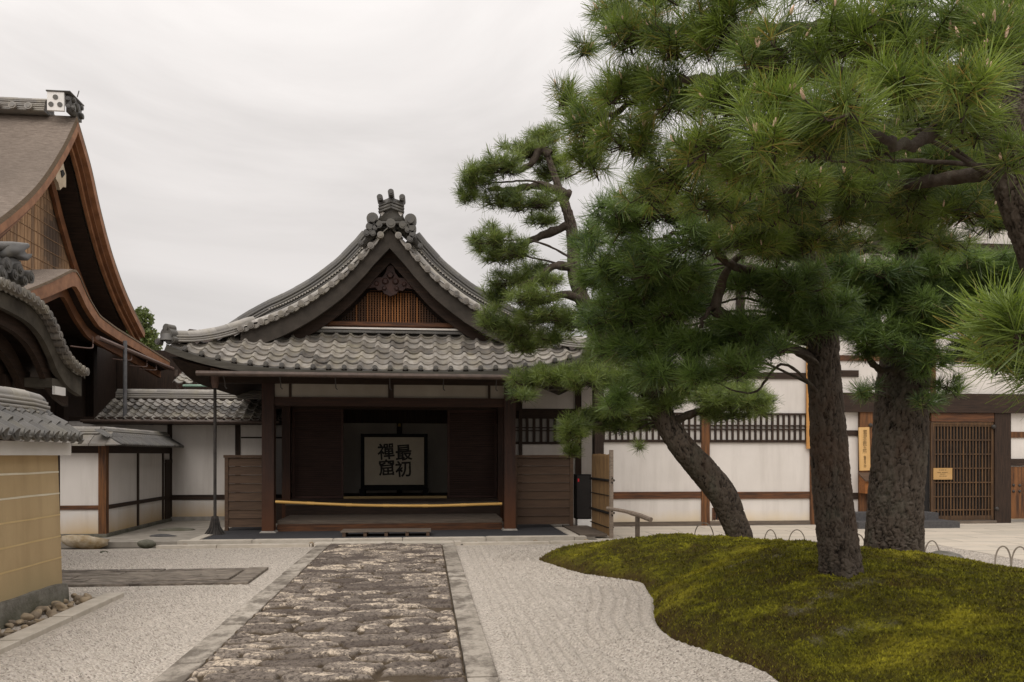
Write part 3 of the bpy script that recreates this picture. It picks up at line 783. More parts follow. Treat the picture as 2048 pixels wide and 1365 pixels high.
# inner posts
for sx in (-1, 1):
    MB().box((CX + sx * 2.46 - .09, 18.6, .07), (CX + sx * 2.46 + .09, 18.78, 3.0), .5).build('inner_post', wood_red_z, G)
m = MB().box((CX - HC + .116, YC - .07, 2.58), (CX + HC - .116, YC + .07, 2.755), .5)
m.build('lintel', pbr('dark_red_lintel_wood', (.026, .013, .009), (.055, .025, .015), 4, WX, .65, .3), G)
m = MB().box((CX - HW + .35, YC - .09, 3.022), (CX + HW - .35, YC + .09, 3.20), .5)
m.build('eave_beam', wood_dark_x, G)
m = MB().box((CX - HC + .117, YC - .02, 2.757), (CX + HC - .117, YC + .02, 3.02), .5)
m.build('transom_plaster', plaster_dim, G)
for x in (-1.98, 0, 1.98):
    w = .055 if x == 0 else .025
    MB().box((CX + x - w, YC - .05, 2.756), (CX + x + w, YC + .05, 3.021), .5).build('transom_strut', wood_dark_z, G)
# floors and steps
m = MB().box((CX - 2.27, 16.50, .06), (CX + 2.27, 18.0, .285), .5)
m.build('entry_platform', wood_grey, G)
m = MB().box((CX - 2.27, 16.44, .062), (CX + 2.27, 16.498, .21), .5)
m.build('platform_riser', wood_red_x, G)
m = MB().box((CX - 2.37, 18.003, .06), (CX + 2.37, 18.62, .50), .5)
m.build('upper_step', wood_dark_x, G)
m = MB().box((CX - 2.37, 17.97, .502), (CX + 2.37, 18.62, .53), .5)
m.build('step_tread', wood_grey, G)
m = MB().box((CX - 2.9, 18.63, .06), (CX + 2.9, 21.6, .60), .5)
m.build('hall_floor', wood_dark_x, G)
m = MB().box((CX - 1.18, 18.64, .602), (CX + 1.18, 18.76, .655), .5)
m.build('threshold', tatami, G)
# slatted door leaves
for sx in (-1, 1):
    x0, x1 = sorted((CX + sx * 1.20, CX + sx * 2.36))
    d = MB()
    for xx in (x0, x1 - .055): d.box((xx, 18.80, .605), (xx + .055, 18.86, 2.66))
    for zz in (.605, 2.60): d.box((x0 + .056, 18.80, zz), (x1 - .056, 18.86, zz + .06))
    d = d.build('slatted_door', wood_slatdoor, G)
    m = MB()
    for k in range(44): m.box((x0 + .05, 18.812, .69 + k * .0435), (x1 - .05, 18.842, .71 + k * .0435))
    m.build('slat_panel', wood_slatdoor, d)
    MB().box((x0 + .05, 18.85, .66), (x1 - .05, 18.858, 2.62)).build('door_backing', wood_dark_x, d)
m = MB().box((CX - 2.9, 18.78, 2.662), (CX + 2.9, 18.90, 3.25)); m.build('inner_lintel', wood_dark_x, G)
m = MB().box((CX - 2.9, 21.5, .6), (CX + 2.9, 21.58, 2.62)); m.build('inner_wall', plaster_dim, G)
m = MB().box((CX - .07, 21.40, .6), (CX + .07, 21.498, 3.1)).box((CX - 2.9, 21.39, 2.45), (CX + 2.9, 21.495, 3.2)); m.build('inner_wall_post', wood_dark_z, G)
for sx in (-1, 1): MB().box((CX + sx * 2.9, 18.9, .6), (CX + sx * 2.98, 21.6, 3.3)).build('side_wall', wood_dark_y, G)
m = MB().box((CX - 3.0, 16.42, 3.26), (CX + 3.0, 21.7, 3.30)); m.build('ceiling', wood_dark_x, G)
m = MB().tube([(CX, 21.3, 2.36), (CX, 21.3, 2.44)], [.045, .03], 10); m.build('ceiling_boss', pbr('aged_brass', (.45, .30, .08), (.5, .35, .1), 5, rough=.4, bump=0), G)

# ---- roof surfaces
keraba = [(-3.42, 4.01), (-3.2, 4.09), (-2.97, 4.18), (-2.77, 4.265), (-2.56, 4.37), (-2.37, 4.48), (-2.17, 4.60), (-1.99, 4.73), (-1.79, 4.88), (-1.61, 5.03), (-1.45, 5.18), (-1.14, 5.52), (-1.03, 5.66), (-.85, 5.86), (-.70, 6.02)]
KX = np.array([abs(a - CX) for a, b in keraba][::-1]); KZ = np.array([b for a, b in keraba][::-1])
def z_main(ax):          # height of the main slopes at distance ax from the ridge, at the gable edge
    ax = np.asarray(ax, float)
    z = np.interp(ax, KX, KZ)
    return np.where(ax > KX[-1], KZ[-1] - (ax - KX[-1]) * .34, z)
def corner_lift(ax): return .42 * np.clip(np.abs(np.asarray(ax, float)) / HW, 0, 1) ** 4
def skirt(s, t):         # front pent roof
    x = (s * 2 - 1) * HW
    y = YE + t * 1.42
    z = 3.15 + corner_lift(x) * (1 - t * .75) + .90 * t ** .92 - .03 * np.sin(np.pi * t)
    return np.stack([CX + x, y - .10 * (np.abs(x) / HW) ** 5, z], -1)
hipmask = lambda C: np.abs(C[:, 0] - CX) < HW - (C[:, 1] - YE) * 1.0 + .06
r = MB(); tile_roof(r, skirt, 28, 7, hipmask, amp=.047, step=.034)
skirt_o = r.build('front_roof', tile, G, True)
for k in range(28):      # round eave ends
    pass
m = MB()
for k in range(28):
    s = np.array([(k + .18) / 28]); q = skirt(s, np.array([0.]))[0]
    disc(m, q + (0, .02, .055), (0, -1, 0), .046, .045, 12, .3 + .2 * rng.random())
    s0, s1 = (k + .36) / 28, (k + 1) / 28
    ss = np.linspace(s0, s1, 6); Q = skirt(ss, np.zeros(6)); dz = -.022 * np.sin(np.linspace(0, np.pi, 6))
    A = Q + np.stack([0 * ss, 0 * ss - .006, dz + .042], -1); B = A - (0, 0, .055)
    m.grid(np.stack([B, A]), .3)
m.build('eave_end_tile', tile_dark, skirt_o)
# side slopes
for sx in (-1, 1):
    def slope(s, t, sx=sx):
        ax = HW * (1 - t)
        y = 14.75 + s * 9.25
        lift = corner_lift(HW) * np.clip(1 - (y - 14.75) / 2.2, 0, 1) ** 2 * np.clip((ax - 2.2) / (HW - 2.2), 0, 1)
        return np.stack([CX + sx * ax, y if sx > 0 else y, z_main(ax) - .02 + np.where(ax > 2.72, (3.15 - (KZ[-1] - (HW - KX[-1]) * .34)) * ((ax - 2.72) / (HW - 2.72)), 0) + lift], -1)
    r = MB()
    mk = lambda C, sx=sx: (C[:, 1] > 15.62) & ((np.abs(C[:, 0] - CX) < 2.75) | (C[:, 1] > YE + (HW - np.abs(C[:, 0] - CX))))
    tile_roof(r, slope, 33, 18, mk, amp=.047, step=.034, sub=4)
    so = r.build('side_roof', tile, G, True)
# under-boarding of the eaves and the rafters
m = MB()
ss = np.linspace(0, 1, 41)
P = np.stack([skirt(ss, np.full(41, t)) - (0, 0, .10) for t in np.linspace(.02, 1, 7)])
m.grid(P, .5, flip=True)
B2 = P[0] - (0, 0, .0); m.grid(np.stack([P[0], P[0] + np.array((0, 0, .085))]), .5)
for sx in (-1, 1):
    yy = np.concatenate([np.linspace(14.8, 16.4, 9), np.linspace(17, 24, 8)]); xx = np.linspace(HW, 2.2, 6)
    Z = np.array([[min(3.04 + .40 * max(0, 1 - (y - 14.75) / 2.2) ** 2 * (x - 2.2) / (HW - 2.2) + (HW - x) * .40, 3.02 + .42 * (x / HW) ** 4 * .8 + .62 * (y - 14.8)) for x in xx] for y in yy])
    XX, YY = np.meshgrid(xx, yy); m.grid(np.stack([CX + sx * XX, YY, Z], -1), .5)
m.build('eave_boarding', wood_dark_y, G)
m = MB()
for x in np.arange(-3.55, 3.56, .29):
    s = (x / HW + 1) / 2; a = skirt(np.array([s]), np.array([.05]))[0]; b = skirt(np.array([s]), np.array([.98]))[0]
    m.bar(a - (0, 0, .155), b - (0, 0, .155), .06, .085)
m.build('rafter', wood_dark_y, G)
m = MB(); ss = np.linspace(.0, 1, 41); E0 = skirt(ss, np.full(41, .012)) - (0, 0, .065)
m.sweep(E0, [(-.035, -.075), (.035, -.075), (.035, .04), (-.035, .04)]); m.build('eave_fascia', pbr('weathered_fascia', (.05, .045, .036), (.085, .078, .064), 5, WX, .8, .3), G)
# gutter, hangers, downpipe
m = MB().tube([(CX - 3.35, 14.70, 3.055), (CX + 3.5, 14.70, 3.035)], .048, 10); gut = m.build('gutter', copper_dark, G)
m = MB()
for x in np.arange(-2.9, 3.2, .98):
    m.tube([(CX + x, 14.74, 3.06), (CX + x, 14.86, 2.93), (CX + x, 14.90, 2.83), (CX + x + .03, 14.90, 2.80)], .010, 6)
m.build('gutter_hanger', iron, gut)
xg = pY(430, 740, 16.0)[0]
m = MB().tube([(xg, 16.0, 3.36), (xg, 16.0, 2.98), (xg, 16.0, 2.90)], [.10, .07, .05], 12)
dp = m.build('downpipe_hopper', copper, G)
px_ = np.array([(xg, 16.0, 2.95), (xg, 16.0, 1.6), (xg, 16.0, .30)])
m = MB().tube(px_, .030, 10).tube([(xg, 16.0, .40), (xg, 16.0, .22), (xg, 16.0, .06)], [.04, .06, .17], 12)
for k in range(14):
    a = k / 14 * 6.28; m.tube([(xg + .05 * math.cos(a), 16 + .05 * math.sin(a), .42), (xg + .10 * math.cos(a), 16 + .10 * math.sin(a), .20), (xg + .20 * math.cos(a), 16 + .20 * math.sin(a), .055)], .014, 5)
m.build('downpipe', iron, dp)

# ---- gable: boards, lattice, carved pendant, bargeboards
def kcurve(lo, hi, n, off=0.0, Y=15.6):
    ax = np.linspace(lo, hi, n); return ax, z_main(ax) + off
m = MB()
ax = np.linspace(0, 2.62, 20)
top = [(CX - a, 16.34, z_main(a) - .10) for a in ax[::-1]] + [(CX + a, 16.34, z_main(a) - .10) for a in ax[1:]]
poly = [(CX - 2.62, 16.34, 3.95)] + top + [(CX + 2.62, 16.34, 3.95)]
m.prism(poly, (0, .10, 0), .5); m.build('gable_wall', wood_dark_x, G)
m = MB()
def zin(x): return z_main(abs(x)) - .66 - .10 * abs(x) * 0
x = -1.55
while x < 1.56:
    zt = min(zin(x), 4.86)
    if zt > 4.26:
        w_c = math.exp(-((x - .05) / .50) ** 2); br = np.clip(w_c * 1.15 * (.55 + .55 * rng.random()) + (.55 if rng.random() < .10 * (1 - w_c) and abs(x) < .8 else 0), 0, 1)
        m.box((CX + x - .013, 16.20, 4.25), (CX + x + .013, 16.235, zt), 1 - br)
    x += .0545
z = 4.28
while z < 4.9:
    w = np.interp(-(z + .66), -KZ, KX)
    m.box((CX - min(w, 1.55), 16.238, z), (CX + min(w, 1.55), 16.258, z + .014), .62); z += .047
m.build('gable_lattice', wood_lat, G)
m = MB().box((CX - 1.9, 16.10, 4.175), (CX + 1.9, 16.30, 4.25)).box((CX - 2.1, 16.14, 4.125), (CX + 2.1, 16.30, 4.173)); m.build('gable_sill', wood_red_x, G)
def barge(name, Yf, th, o0, o1a, o1b, hi, mat):
    m = MB()
    ax = np.linspace(0, hi, 26); f = ax / hi
    for sx in (-1, 1):
        A = np.stack([CX + sx * ax, 0 * ax + Yf, z_main(ax) + o0], -1); B = np.stack([CX + sx * ax, 0 * ax + Yf, z_main(ax) + o0 - (o1a + (o1b - o1a) * f)], -1)
        C, D = A + (0, th, 0), B + (0, th, 0)
        m.grid(np.stack([B, A]), .5); m.grid(np.stack([C, D]), .5); m.grid(np.stack([D, B]), .5); m.grid(np.stack([A, C]), .5)
        m.add([A[-1], B[-1], D[-1], C[-1]], [(0, 1, 2, 3)])
    return m.build(name, mat, G)
barge('bargeboard', 15.66, .09, -.045, .36, .36, 2.80, pbr('dark_bargeboard', (.028, .023, .018), (.056, .046, .037), 3, (1, 1, 1), .8, .3))
barge('inner_bargeboard', 15.95, .07, -.36, .26, .22, 2.55, wood_dark_x)
m = MB()
for sx in (-1, 1):      # soffit behind the bargeboards
    ax = np.linspace(0, 2.75, 20); A = np.stack([CX + sx * ax, 0 * ax + 15.70, z_main(ax) - .09], -1)
    m.grid(np.stack([A, A + (0, .7, 0)]), .5)
m.build('gable_soffit', wood_dark_y, G)
# carved pendant
out = [(0, .34), (.06, .31), (.09, .20), (.16, .10), (.27, .09), (.36, .02), (.47, 0), (.52, -.05), (.58, -.07), (.50, -.12), (.38, -.11), (.30, -.10), (.24, -.16), (.16, -.15), (.12, -.22), (0, -.27)]
pol = [(CX + a, 16.0, 5.02 + b) for a, b in out] + [(CX - a, 16.0, 5.02 + b) for a, b in out[-2:0:-1]]
m = MB().prism(pol, (0, .07, 0), .5)
for a, b, rr in ((.10, .02, .07), (.27, -.03, .05), (.42, -.06, .04), (.12, -.12, .05)):
    for sx in (-1, 1): m.tube([(CX + sx * a, 16.0, 5.02 + b), (CX + sx * a, 15.965, 5.02 + b)], [rr, rr * .55], 10)
m.tube([(CX, 16.0, 5.16), (CX, 15.95, 5.16)], [.075, .05], 6)
m.build('gable_pendant', pbr('carved_pendant_wood', (.026, .012, .010), (.050, .022, .016), 8, rough=.6, bump=.3), G)
# tiles along the gable edge
nK = 15
for sx in (-1, 1):
    m = MB(); axs = np.linspace(.17, 2.78, nK)
    for i, a in enumerate(axs):
        z = z_main(a); c = (CX + sx * a, 15.86, z + .005)
        t = rng.random() * .6 + .2
        disc(m, c, (0, -1, 0), .064, .30, 14, t)
        if i < nK - 1:                       # hanging saddle tile between two round ends
            b = axs[i + 1]; q = np.linspace(0, 1, 7); X = a + (b - a) * q; Z = z_main(X) - .050 * np.sin(np.pi * q) + .02
            A = np.stack([CX + sx * X, 0 * q + 15.60, Z + .03], -1); B = A.copy(); B[:, 2] -= .075
            m.grid(np.stack([B, A]), t); m.grid(np.stack([A, A + (0, .25, 0.0)]), t); m.grid(np.stack([B, B + (0, .25, 0)]), t)
    ker = m.build('gable_edge_tile', tile, G, True); m = MB()
    ax = np.linspace(.30, 2.86, 40); T = np.stack([CX + sx * ax, 0 * ax + 15.93, z_main(ax) + .085], -1)
    ridge_bar(m, T, .12, 1, .062, .02, .30)
    T2 = T + np.array((0, .15, .05)); ridge_bar(m, T2, .12, 1, .058, .02, .30)
    m.build('edge_roll_tile', tile_pale, ker, True)
# descending ridges set back from the gable edge
for sx in (-1, 1):
    m = MB(); ax = np.linspace(.30, 3.30, 46)
    hgt_ = .15 + .03 * np.clip((2.9 - ax) / 1, 0, 1) - .30 * np.clip((ax - 2.2) / 1.1, 0, 1) ** 1.6
    T = np.stack([CX + sx * ax, 0 * ax + 16.28, z_main(ax) + hgt_], -1)
    ridge_bar(m, T, .25, 5, .08, .056, .30)
    L = MB()
    for k in range(0):
        a = .4; L.tube([(CX + sx * a, 16.17, z_main(a) + .33), (CX + sx * a, 16.13, z_main(a) + .33)], .016, 6, True, .9)
    d = m.build('descending_ridge', tile_dark, G, True)
    for k in range(38): a = .4 + k * .053; L.tube([(CX + sx * a, 16.17, z_main(a) + .33), (CX + sx * a, 16.13, z_main(a) + .33)], .016, 6, True, .9)
    L.sweep(T - np.array((0, .115, -.165)), [(-.02, -.006), (.02, -.006), (.02, .006), (-.02, .006)], tint=.2)
    L.build('ridge_inlay', tile_pale, d)
# hip ridges out to the corners
for sx in (-1, 1):
    t = np.linspace(0, 1, 30)
    ax = 2.62 + (HW - .06 - 2.62) * t; yy = 16.05 - (16.05 - YE - .0) * t
    zz = np.interp(t, [0, .35, .7, 1], [4.10, 3.80, 3.62, 3.60])
    zz = smooth_path(np.stack([t[::6], zz[::6]], -1), 30)[:, 1]
    T = np.stack([CX + sx * ax, yy, zz], -1)
    m = MB(); ridge_bar(m, T, .24, 3, .085, .042, .27)
    h = m.build('hip_ridge', tile_pale, G, True)
    e = MB(); c = T[-1] + (sx * .03, -.05, .12)
    dv = np.array((sx * .5, -1.0, 0)); dv /= np.linalg.norm(dv)
    disc(e, c - dv * .1, dv, .13, .16, 16, .2); disc(e, c + (0, 0, .12) - dv * .12, dv, .075, .18, 12, .3); disc(e, c + np.array((-sx * .13, -.02, -.09)), dv, .06, .08, 12, .3); disc(e, c + np.array((sx * .12, 0, -.13)), dv, .055, .10, 12, .3)
    e.tube([c - (0, 0, .1), c + (0, 0, .02)], [.15, .11], 10, True, .2)
    e.build('ridge_end_tile', tile_dark, h, True)
# flashing at the foot of the gable: two courses of flat tile under a pale mortar line
m = MB().box((CX - 2.02, 16.02, 4.02), (CX + 2.02, 16.22, 4.065)).box((CX - 2.0, 16.04, 4.066), (CX + 2.0, 16.22, 4.09), .1)
for x in np.arange(-2.0, 2.0, .053): m.tube([(CX + x, 16.04, 4.045), (CX + x, 16.012, 4.045)], .018, 6, True, .7)
m.build('flashing_tile', tile_dark, G)
MB().box((CX - 1.98, 16.00, 4.091), (CX + 1.98, 16.22, 4.123), .5).build('mortar_band', tile_mortar, G)
for sx in (-1, 1):
    x0, x1 = sorted((CX + sx * 2.02, CX + sx * 2.62))
    MB().box((x0, 15.93, 4.03), (x1, 16.12, 4.075)).build('mortar_shoulder', tile_mortar, G)
    MB().box((x0, 15.90, 3.95), (x1, 16.12, 4.028)).build('shoulder_tile', tile_dark, G)
# main ridge running back, with the crowned end tile
T = np.stack([np.full(20, CX), np.linspace(15.75, 24, 20), np.full(20, 6.02)], -1)
m = MB(); ridge_bar(m, T, .34, 7, .085, .052, .30); ridge = m.build('main_ridge', tile_dark, G, True)
def cr(px_, py_): 
    q = pY(px_, py_, 15.6); return q
def crop(ax_, ay_): return cr(700 + ax_ / 7.18, 370 + ay_ / 7.18)
body = [crop(*p) for p in [(395, 525), (430, 440), (420, 340), (418, 250), (398, 205), (470, 222), (530, 200), (592, 165), (650, 200), (712, 222), (785, 205), (768, 260), (768, 340), (760, 440), (800, 525)]]
m = MB().prism(body, (0, .22, 0), .35)
for (p, rr, L) in (((432, 203), .058, .34), ((592, 143), .058, .40), ((752, 203), .058, .34)):
    q = crop(*p); disc(m, q + (0, .22, 0), (0, -1, 0), rr, L, 16, .25)
for (yc, e1) in ((300, .03), (345, .05), (385, .035)):
    for a, b in (((412, yc + 18), (592, yc - 52)), ((592, yc - 52), (776, yc + 18))):
        m.bar(crop(*a) + (0, -.02, 0), crop(*b) + (0, -.02, 0), .08, e1, tint=.15)
for sx_ in ((325, 490), (870, 505)):
    q = crop(*sx_); disc(m, q + (0, .16, 0), (0, -1, 0), .115, .20, 18, .3, False); disc(m, q + (0, .14, -.01), (0, -1, 0), .07, .22, 14, .1, False)
for p, rr in (((290, 610), .085), ((240, 690), .065), ((890, 630), .085), ((900, 720), .065), ((410, 570), .075), ((760, 580), .075), ((350, 620), .06), ((830, 650), .06), ((150, 840), .05), ((1010, 880), .05), ((330, 700), .055), ((860, 780), .06)):
    q = crop(*p); disc(m, q + (0, .12, 0), (0, -1, 0), rr, .16, 14, .2)
q = crop(588, 565); disc(m, q + (0, .1, 0), (0, -1, 0), .09, .18, 14, .6)
back = [crop(*p) for p in [(285, 470), (330, 440), (395, 520), (800, 520), (870, 455), (915, 490), (935, 650), (1000, 850), (900, 800), (720, 640), (588, 560), (470, 620), (330, 740), (170, 850), (235, 660), (265, 590)]]
m.prism([p + (0, .16, 0) for p in back], (0, .25, 0), .15)
foot = [crop(*p) for p in [(395, 522), (800, 522), (870, 600), (930, 700), (800, 620), (700, 560), (480, 560), (390, 620), (260, 690), (320, 600)]]
m.prism(foot, (0, .16, 0), .3)
q = crop(592, 95); m.tube([q + (0, .02, -.05), q + (0, .02, .05)], .008, 5)
m.build('ridge_crown_tile', tile_dark, ridge, True)
# pale corners of the crown
m = MB()
for p in ((455, 415), (728, 418)):
    q = crop(*p); m.prism([q + (-.055, -.012, .035), q + (.055, -.012, .02), q + (0, -.012, -.05)], (0, .02, 0), .5)
m.build('crown_mortar', tile_mortar, ridge)

# ================================================================== THINGS AT THE ENTRANCE
# bamboo pole across the opening
P = smooth_path([pY(551, 1004, 16.12), pY(640, 1008, 16.12), pY(720, 1011, 16.12), pY(800, 1012, 16.12), pY(870, 1012, 16.12), pY(940, 1010, 16.12), pY(1004, 1008, 16.12)], 40)
m = MB().tube(P, .030, 10)
for f in (.13, .3, .46, .63, .8): 
    k = int(f * 39); m.tube(P[k:k + 2] + (P[k + 1] - P[k]) * -.3, .034, 10)
tag(m.build('bamboo_pole', bamboo_y, None, True, origin=P[0]), 'long yellow bamboo pole barring the entrance between its two columns', 'bamboo pole')
# calligraphy screen
def text_mesh(name, body, size, at, mat, root, rot=(R(90), 0, 0), bold=0.0, ext=.002, align='CENTER', sub=True):
    cu = bpy.data.curves.new(name, 'FONT'); cu.body = body; cu.size = size; cu.align_x = align; cu.align_y = 'CENTER'; cu.extrude = ext
    t = bpy.data.objects.new(name, cu); COL.objects.link(t)
    dg = bpy.context.evaluated_depsgraph_get(); me = bpy.data.meshes.new_from_object(t.evaluated_get(dg)); 
    bpy.data.objects.remove(t); bpy.data.curves.remove(cu)
    if bold:
        n0 = len(me.vertices); co = np.zeros(n0 * 3); me.vertices.foreach_get('co', co); co = co.reshape(-1, 3)
        fs = [list(p.vertices) for p in me.polygons]; Vb, Fb = [], []
        for kk, (dx, dy) in enumerate(((-1, -.5), (1, .5), (0, -1), (0, 1), (0, 0))):
            Vb.append(co + np.repeat(rng.normal(0, .0035, (n0, 3)) * (1, 1, 0), 1, 0) + np.array((dx * bold, dy * bold, kk * 2e-4))); Fb += [[i + kk * n0 for i in f] for f in fs]
        me = bpy.data.meshes.new(name); me.from_pydata(np.concatenate(Vb).tolist(), [], Fb)
    me.name = name; me.materials.clear(); me.materials.append(mat)
    o = bpy.data.objects.new(name, me); COL.objects.link(o)
    off = np.array(root['_off']) if '_off' in root.keys() else np.array(root.location)
    o.location = np.array(at) - off; o.rotation_euler = rot; o.parent = root
    return o
YS_ = 20.0
sx0, sx1 = xY(729, YS_), xY(848, YS_); sz1, sz0 = zY(788, 875, YS_), zY(788, 970, YS_)
S = thing('calligraphy_screen', 'black framed standing screen with four brushed black characters inside the entrance', 'screen', ((sx0 + sx1) / 2, YS_, .66))
fr = MB(); w = .09
fr.box((sx0 - w, YS_ - .04, sz0 - .10), (sx0 - .001, YS_ + .04, sz1 + w)).box((sx1 + .001, YS_ - .04, sz0 - .10), (sx1 + w, YS_ + .04, sz1 + w))
fr.box((sx0, YS_ - .035, sz1 + .001), (sx1, YS_ + .035, sz1 + w - .004)).box((sx0, YS_ - .035, sz0 - .14), (sx1, YS_ + .035, sz0 - .001))
fr.build('frame', wood_black, S)
for xx in (sx0 - w / 2, sx1 + w / 2):
    MB().box((xx - .07, YS_ - .2, .602), (xx + .07, YS_ + .2, sz0 - .102)).build('foot', wood_black, S)
pa = MB().box((sx0 + .001, YS_ - .01, sz0), (sx1 - .001, YS_ + .01, sz1)).build('paper_panel', paper, S)
for ch, (ax_, ay_) in zip('最初禪窟', ((815, 590), (815, 838), (548, 575), (560, 820))):
    px_, py_ = 700 + ax_ / 7.585, 830 + ay_ / 7.585
    q = pY(px_, py_, YS_ - .013)
    text_mesh('character', ch, .42, q, ink, pa, (R(90), R(-4), 0), bold=.006, ext=.0005)
# duckboard
a, b = pG(684, 1078, .11), pG(862, 1079, .11)
yd = 15.45
xd0, xd1 = xY(684, yd), xY(862, yd)
D = thing('duckboard', 'low slatted wooden duckboard on the dark pavement before the entrance', 'duckboard', ((xd0 + xd1) / 2, yd, .072))
m = MB()
for k in range(6): m.box((xd0, yd - .26 + k * .09, .155), (xd1, yd - .26 + k * .09 + .082, .178))
m.build('deck', wood_grey, D)
for k in range(5):
    xx = xd0 + .03 + (xd1 - xd0 - .12) * k / 4; MB().box((xx, yd - .25, .0725), (xx + .06, yd + .27, .1545)).build('bearer', wood_fence, D)
# board screens either side
def board_screen(label, px0, px1, Y, zb=.14, zt=1.55):
    x0, x1 = px0, px1
    F_ = thing('board_screen', label, 'wooden screen', ((x0 + x1) / 2, Y, .072), 'board screens flanking the entrance')
    for xx in (x0, x1 - .07): MB().box((xx, Y - .035, .0725), (xx + .07, Y + .035, zt - .0)).build('post', wood_fence, F_)
    m = MB().box((x0 - .02, Y - .05, zt + .001), (x1 + .02, Y + .05, zt + .055)); m.build('cap_rail', wood_fence, F_)
    n = 8; h = (zt - zb) / n; m = MB()
    for k in range(n):
        z0 = zb + k * h; x_, X_ = x0 + .071, x1 - .071
        m.add([(x_, Y - .030, z0 + .004), (X_, Y - .030, z0 + .004), (X_, Y - .008, z0 + h), (x_, Y - .008, z0 + h), (x_, Y + .006, z0 + .004), (X_, Y + .006, z0 + .004), (X_, Y + .014, z0 + h), (x_, Y + .014, z0 + h)],
              [(0, 1, 2, 3), (5, 4, 7, 6), (0, 4, 5, 1), (3, 2, 6, 7), (0, 3, 7, 4), (1, 5, 6, 2)], rng.random())
    m.build('boards', wood_fence, F_)
board_screen('brown horizontal board screen left of the entrance, beside the thin downpipe', xY(450, 16.75), CX - HC - .14, 16.75)
board_screen('brown horizontal board screen right of the entrance, beside the black cabinet', CX + HC - .02 + .16, xY(1146, 16.75), 16.75)
# black cabinet on a white block
Yk = 17.0; k0, k1 = xY(1150, Yk), xY(1180, Yk)
K = thing('black_cabinet', 'narrow black cabinet with a small red label beside the bamboo fence', 'cabinet', ((k0 + k1) / 2, Yk, .07))
MB().box((k0, Yk - .12, .235), (k1, Yk + .16, 1.19)).build('casing', wood_black, K)
MB().box((k0 + .02, Yk - .128, .26), (k1 - .02, Yk - .121, 1.17)).build('door', pbr('black_door_panel', (.010, .008, .008), (.016, .013, .012), 5, rough=.5, bump=0), K)
MB().box((k0 + .035, Yk - .134, 1.03), (k0 + .065, Yk - .129, 1.10)).build('label', red_label, K)
MB().box((k0 + .03, Yk - .14, .0725), (k1, Yk + .14, .23)).build('plinth', white_paint, K)
# bamboo sleeve fence
Yb = 16.0; b0, b1 = pX(1186, 0, 3.62), None
p0 = np.array((xY(1186, 16.4), 16.4)); p1 = np.array((xY(1221, 15.0), 15.0))
BF = thing('bamboo_fence', 'short upright bamboo strip fence tied with dark twine right of the entrance', 'bamboo fence', (*p1, .05))
m = MB(); nb = 18; dv = (p1 - p0) / np.linalg.norm(p1 - p0)
for k in range(nb):
    c = p0 + (p1 - p0) * (k + .5) / nb; w = np.linalg.norm(p1 - p0) / nb * .47
    m.tube([(*c, .06), (*c, 1.62 + rng.uniform(-.012, .012))], w, 6, True, rng.random())
m.build('bamboo_strips', bamboo_s, BF)
nrm = np.array((-dv[1], dv[0]))
for zz, rr in ((1.12, .026), (.83, .010), (.50, .026), (.22, .010)):
    a, b = p0 - dv * .03, p1 + dv * .05; m = MB()
    for s_ in (-1, 1): m.tube([(*(a + nrm * .05 * s_), zz), (*(b + nrm * .05 * s_), zz)], rr, 6)
    if rr > .02:
        for s_ in (-1, 1): m.tube([(*(b + dv * .02), zz + .02 * s_), (*(b + dv * .10), zz + .05 * s_)], .012, 5)
    m.build('tie', twine, BF)
MB().tube([(*(p1 + dv * .06), .0), (*(p1 + dv * .06), 1.70)], .042, 9).build('end_post', log_grey, BF)
# log handrail
Hn = pD(1275, 1075, 14.6)
LR = thing('log_rail', 'grey peeled log rail on one short post beside the bamboo fence', 'log rail', (Hn[0], Hn[1], .02))
m = MB().tube(smooth_path([pD(1214, 1017, 15.1), pD(1245, 1022, 14.9), pD(1275, 1030, 14.6), pD(1302, 1040, 14.3)], 14), [.035] * 7 + [.045] * 7, 9); m.build('rail', log_grey, LR)
MB().tube([(Hn[0], Hn[1], .0), (Hn[0], Hn[1], pD(1275, 1031, 14.6)[2] - .03)], .045, 8).build('post', wood_grey, LR)
m = MB().box((xY(1148, 15.6), 14.95, .052), (xY(1200, 15.6), 17.0, .10)); tag(m.build('plank', wood_grey, None, origin=(3, 15.6, .05)), 'flat grey timber plank lying between the pavement border and the bamboo fence', 'plank')
# ================================================================== CORRIDOR BEHIND (white walls left and right of the entrance)
YB = 19.7
K = thing('corridor_building', 'low white plaster corridor with a small grey tiled roof left of the entrance', 'corridor', (-5.3, YB, 0))
xl, xr = -8.3, CX - 2.56
def wall_frame(K, x0, x1, Y, z0, ztop, posts, rails, mat_w, post_w=.07, name='plaster_wall'):
    MB().box((x0, Y, z0), (x1, Y + .12, ztop)).build(name, mat_w, K)
    for px_, w in posts:
        x = xY(px_, Y); MB().box((x - w / 2, Y - .03, z0 - .02), (x + w / 2, Y + .10, ztop + .002)).build('post', wood_dark_z, K)
    for za, zb in rails: MB().box((x0, Y - .018, za), (x1, Y + .05, zb)).build('rail', wood_dark_x, K)
z_ = lambda py: zY(410, py, YB)
wall_frame(K, xl, xr, YB, .12, 2.45, ((340, .10), (476, .12)), ((z_(1000), z_(990)), (2.40, 2.50)), plaster_low)
MB().box((xl, YB - .05, .03), (xr, YB + .08, .145)).build('ground_sill', stone, K)
MB().box((xY(482, YB), YB - .016, z_(877)), (xr, YB + .04, z_(874))).build('rail', wood_dark_x, K)
x0r, x1r = xY(165, 19.0), xY(560, 19.0)
def cr_roof(s, t): return np.stack([x0r + s * (x1r - x0r), 19.65 + t * 1.15, 2.42 + t * .56], -1)
m = MB(); tile_roof(m, cr_roof, 21, 6, None, amp=.045, step=.034); ro = m.build('tiled_roof', tile, K, True)
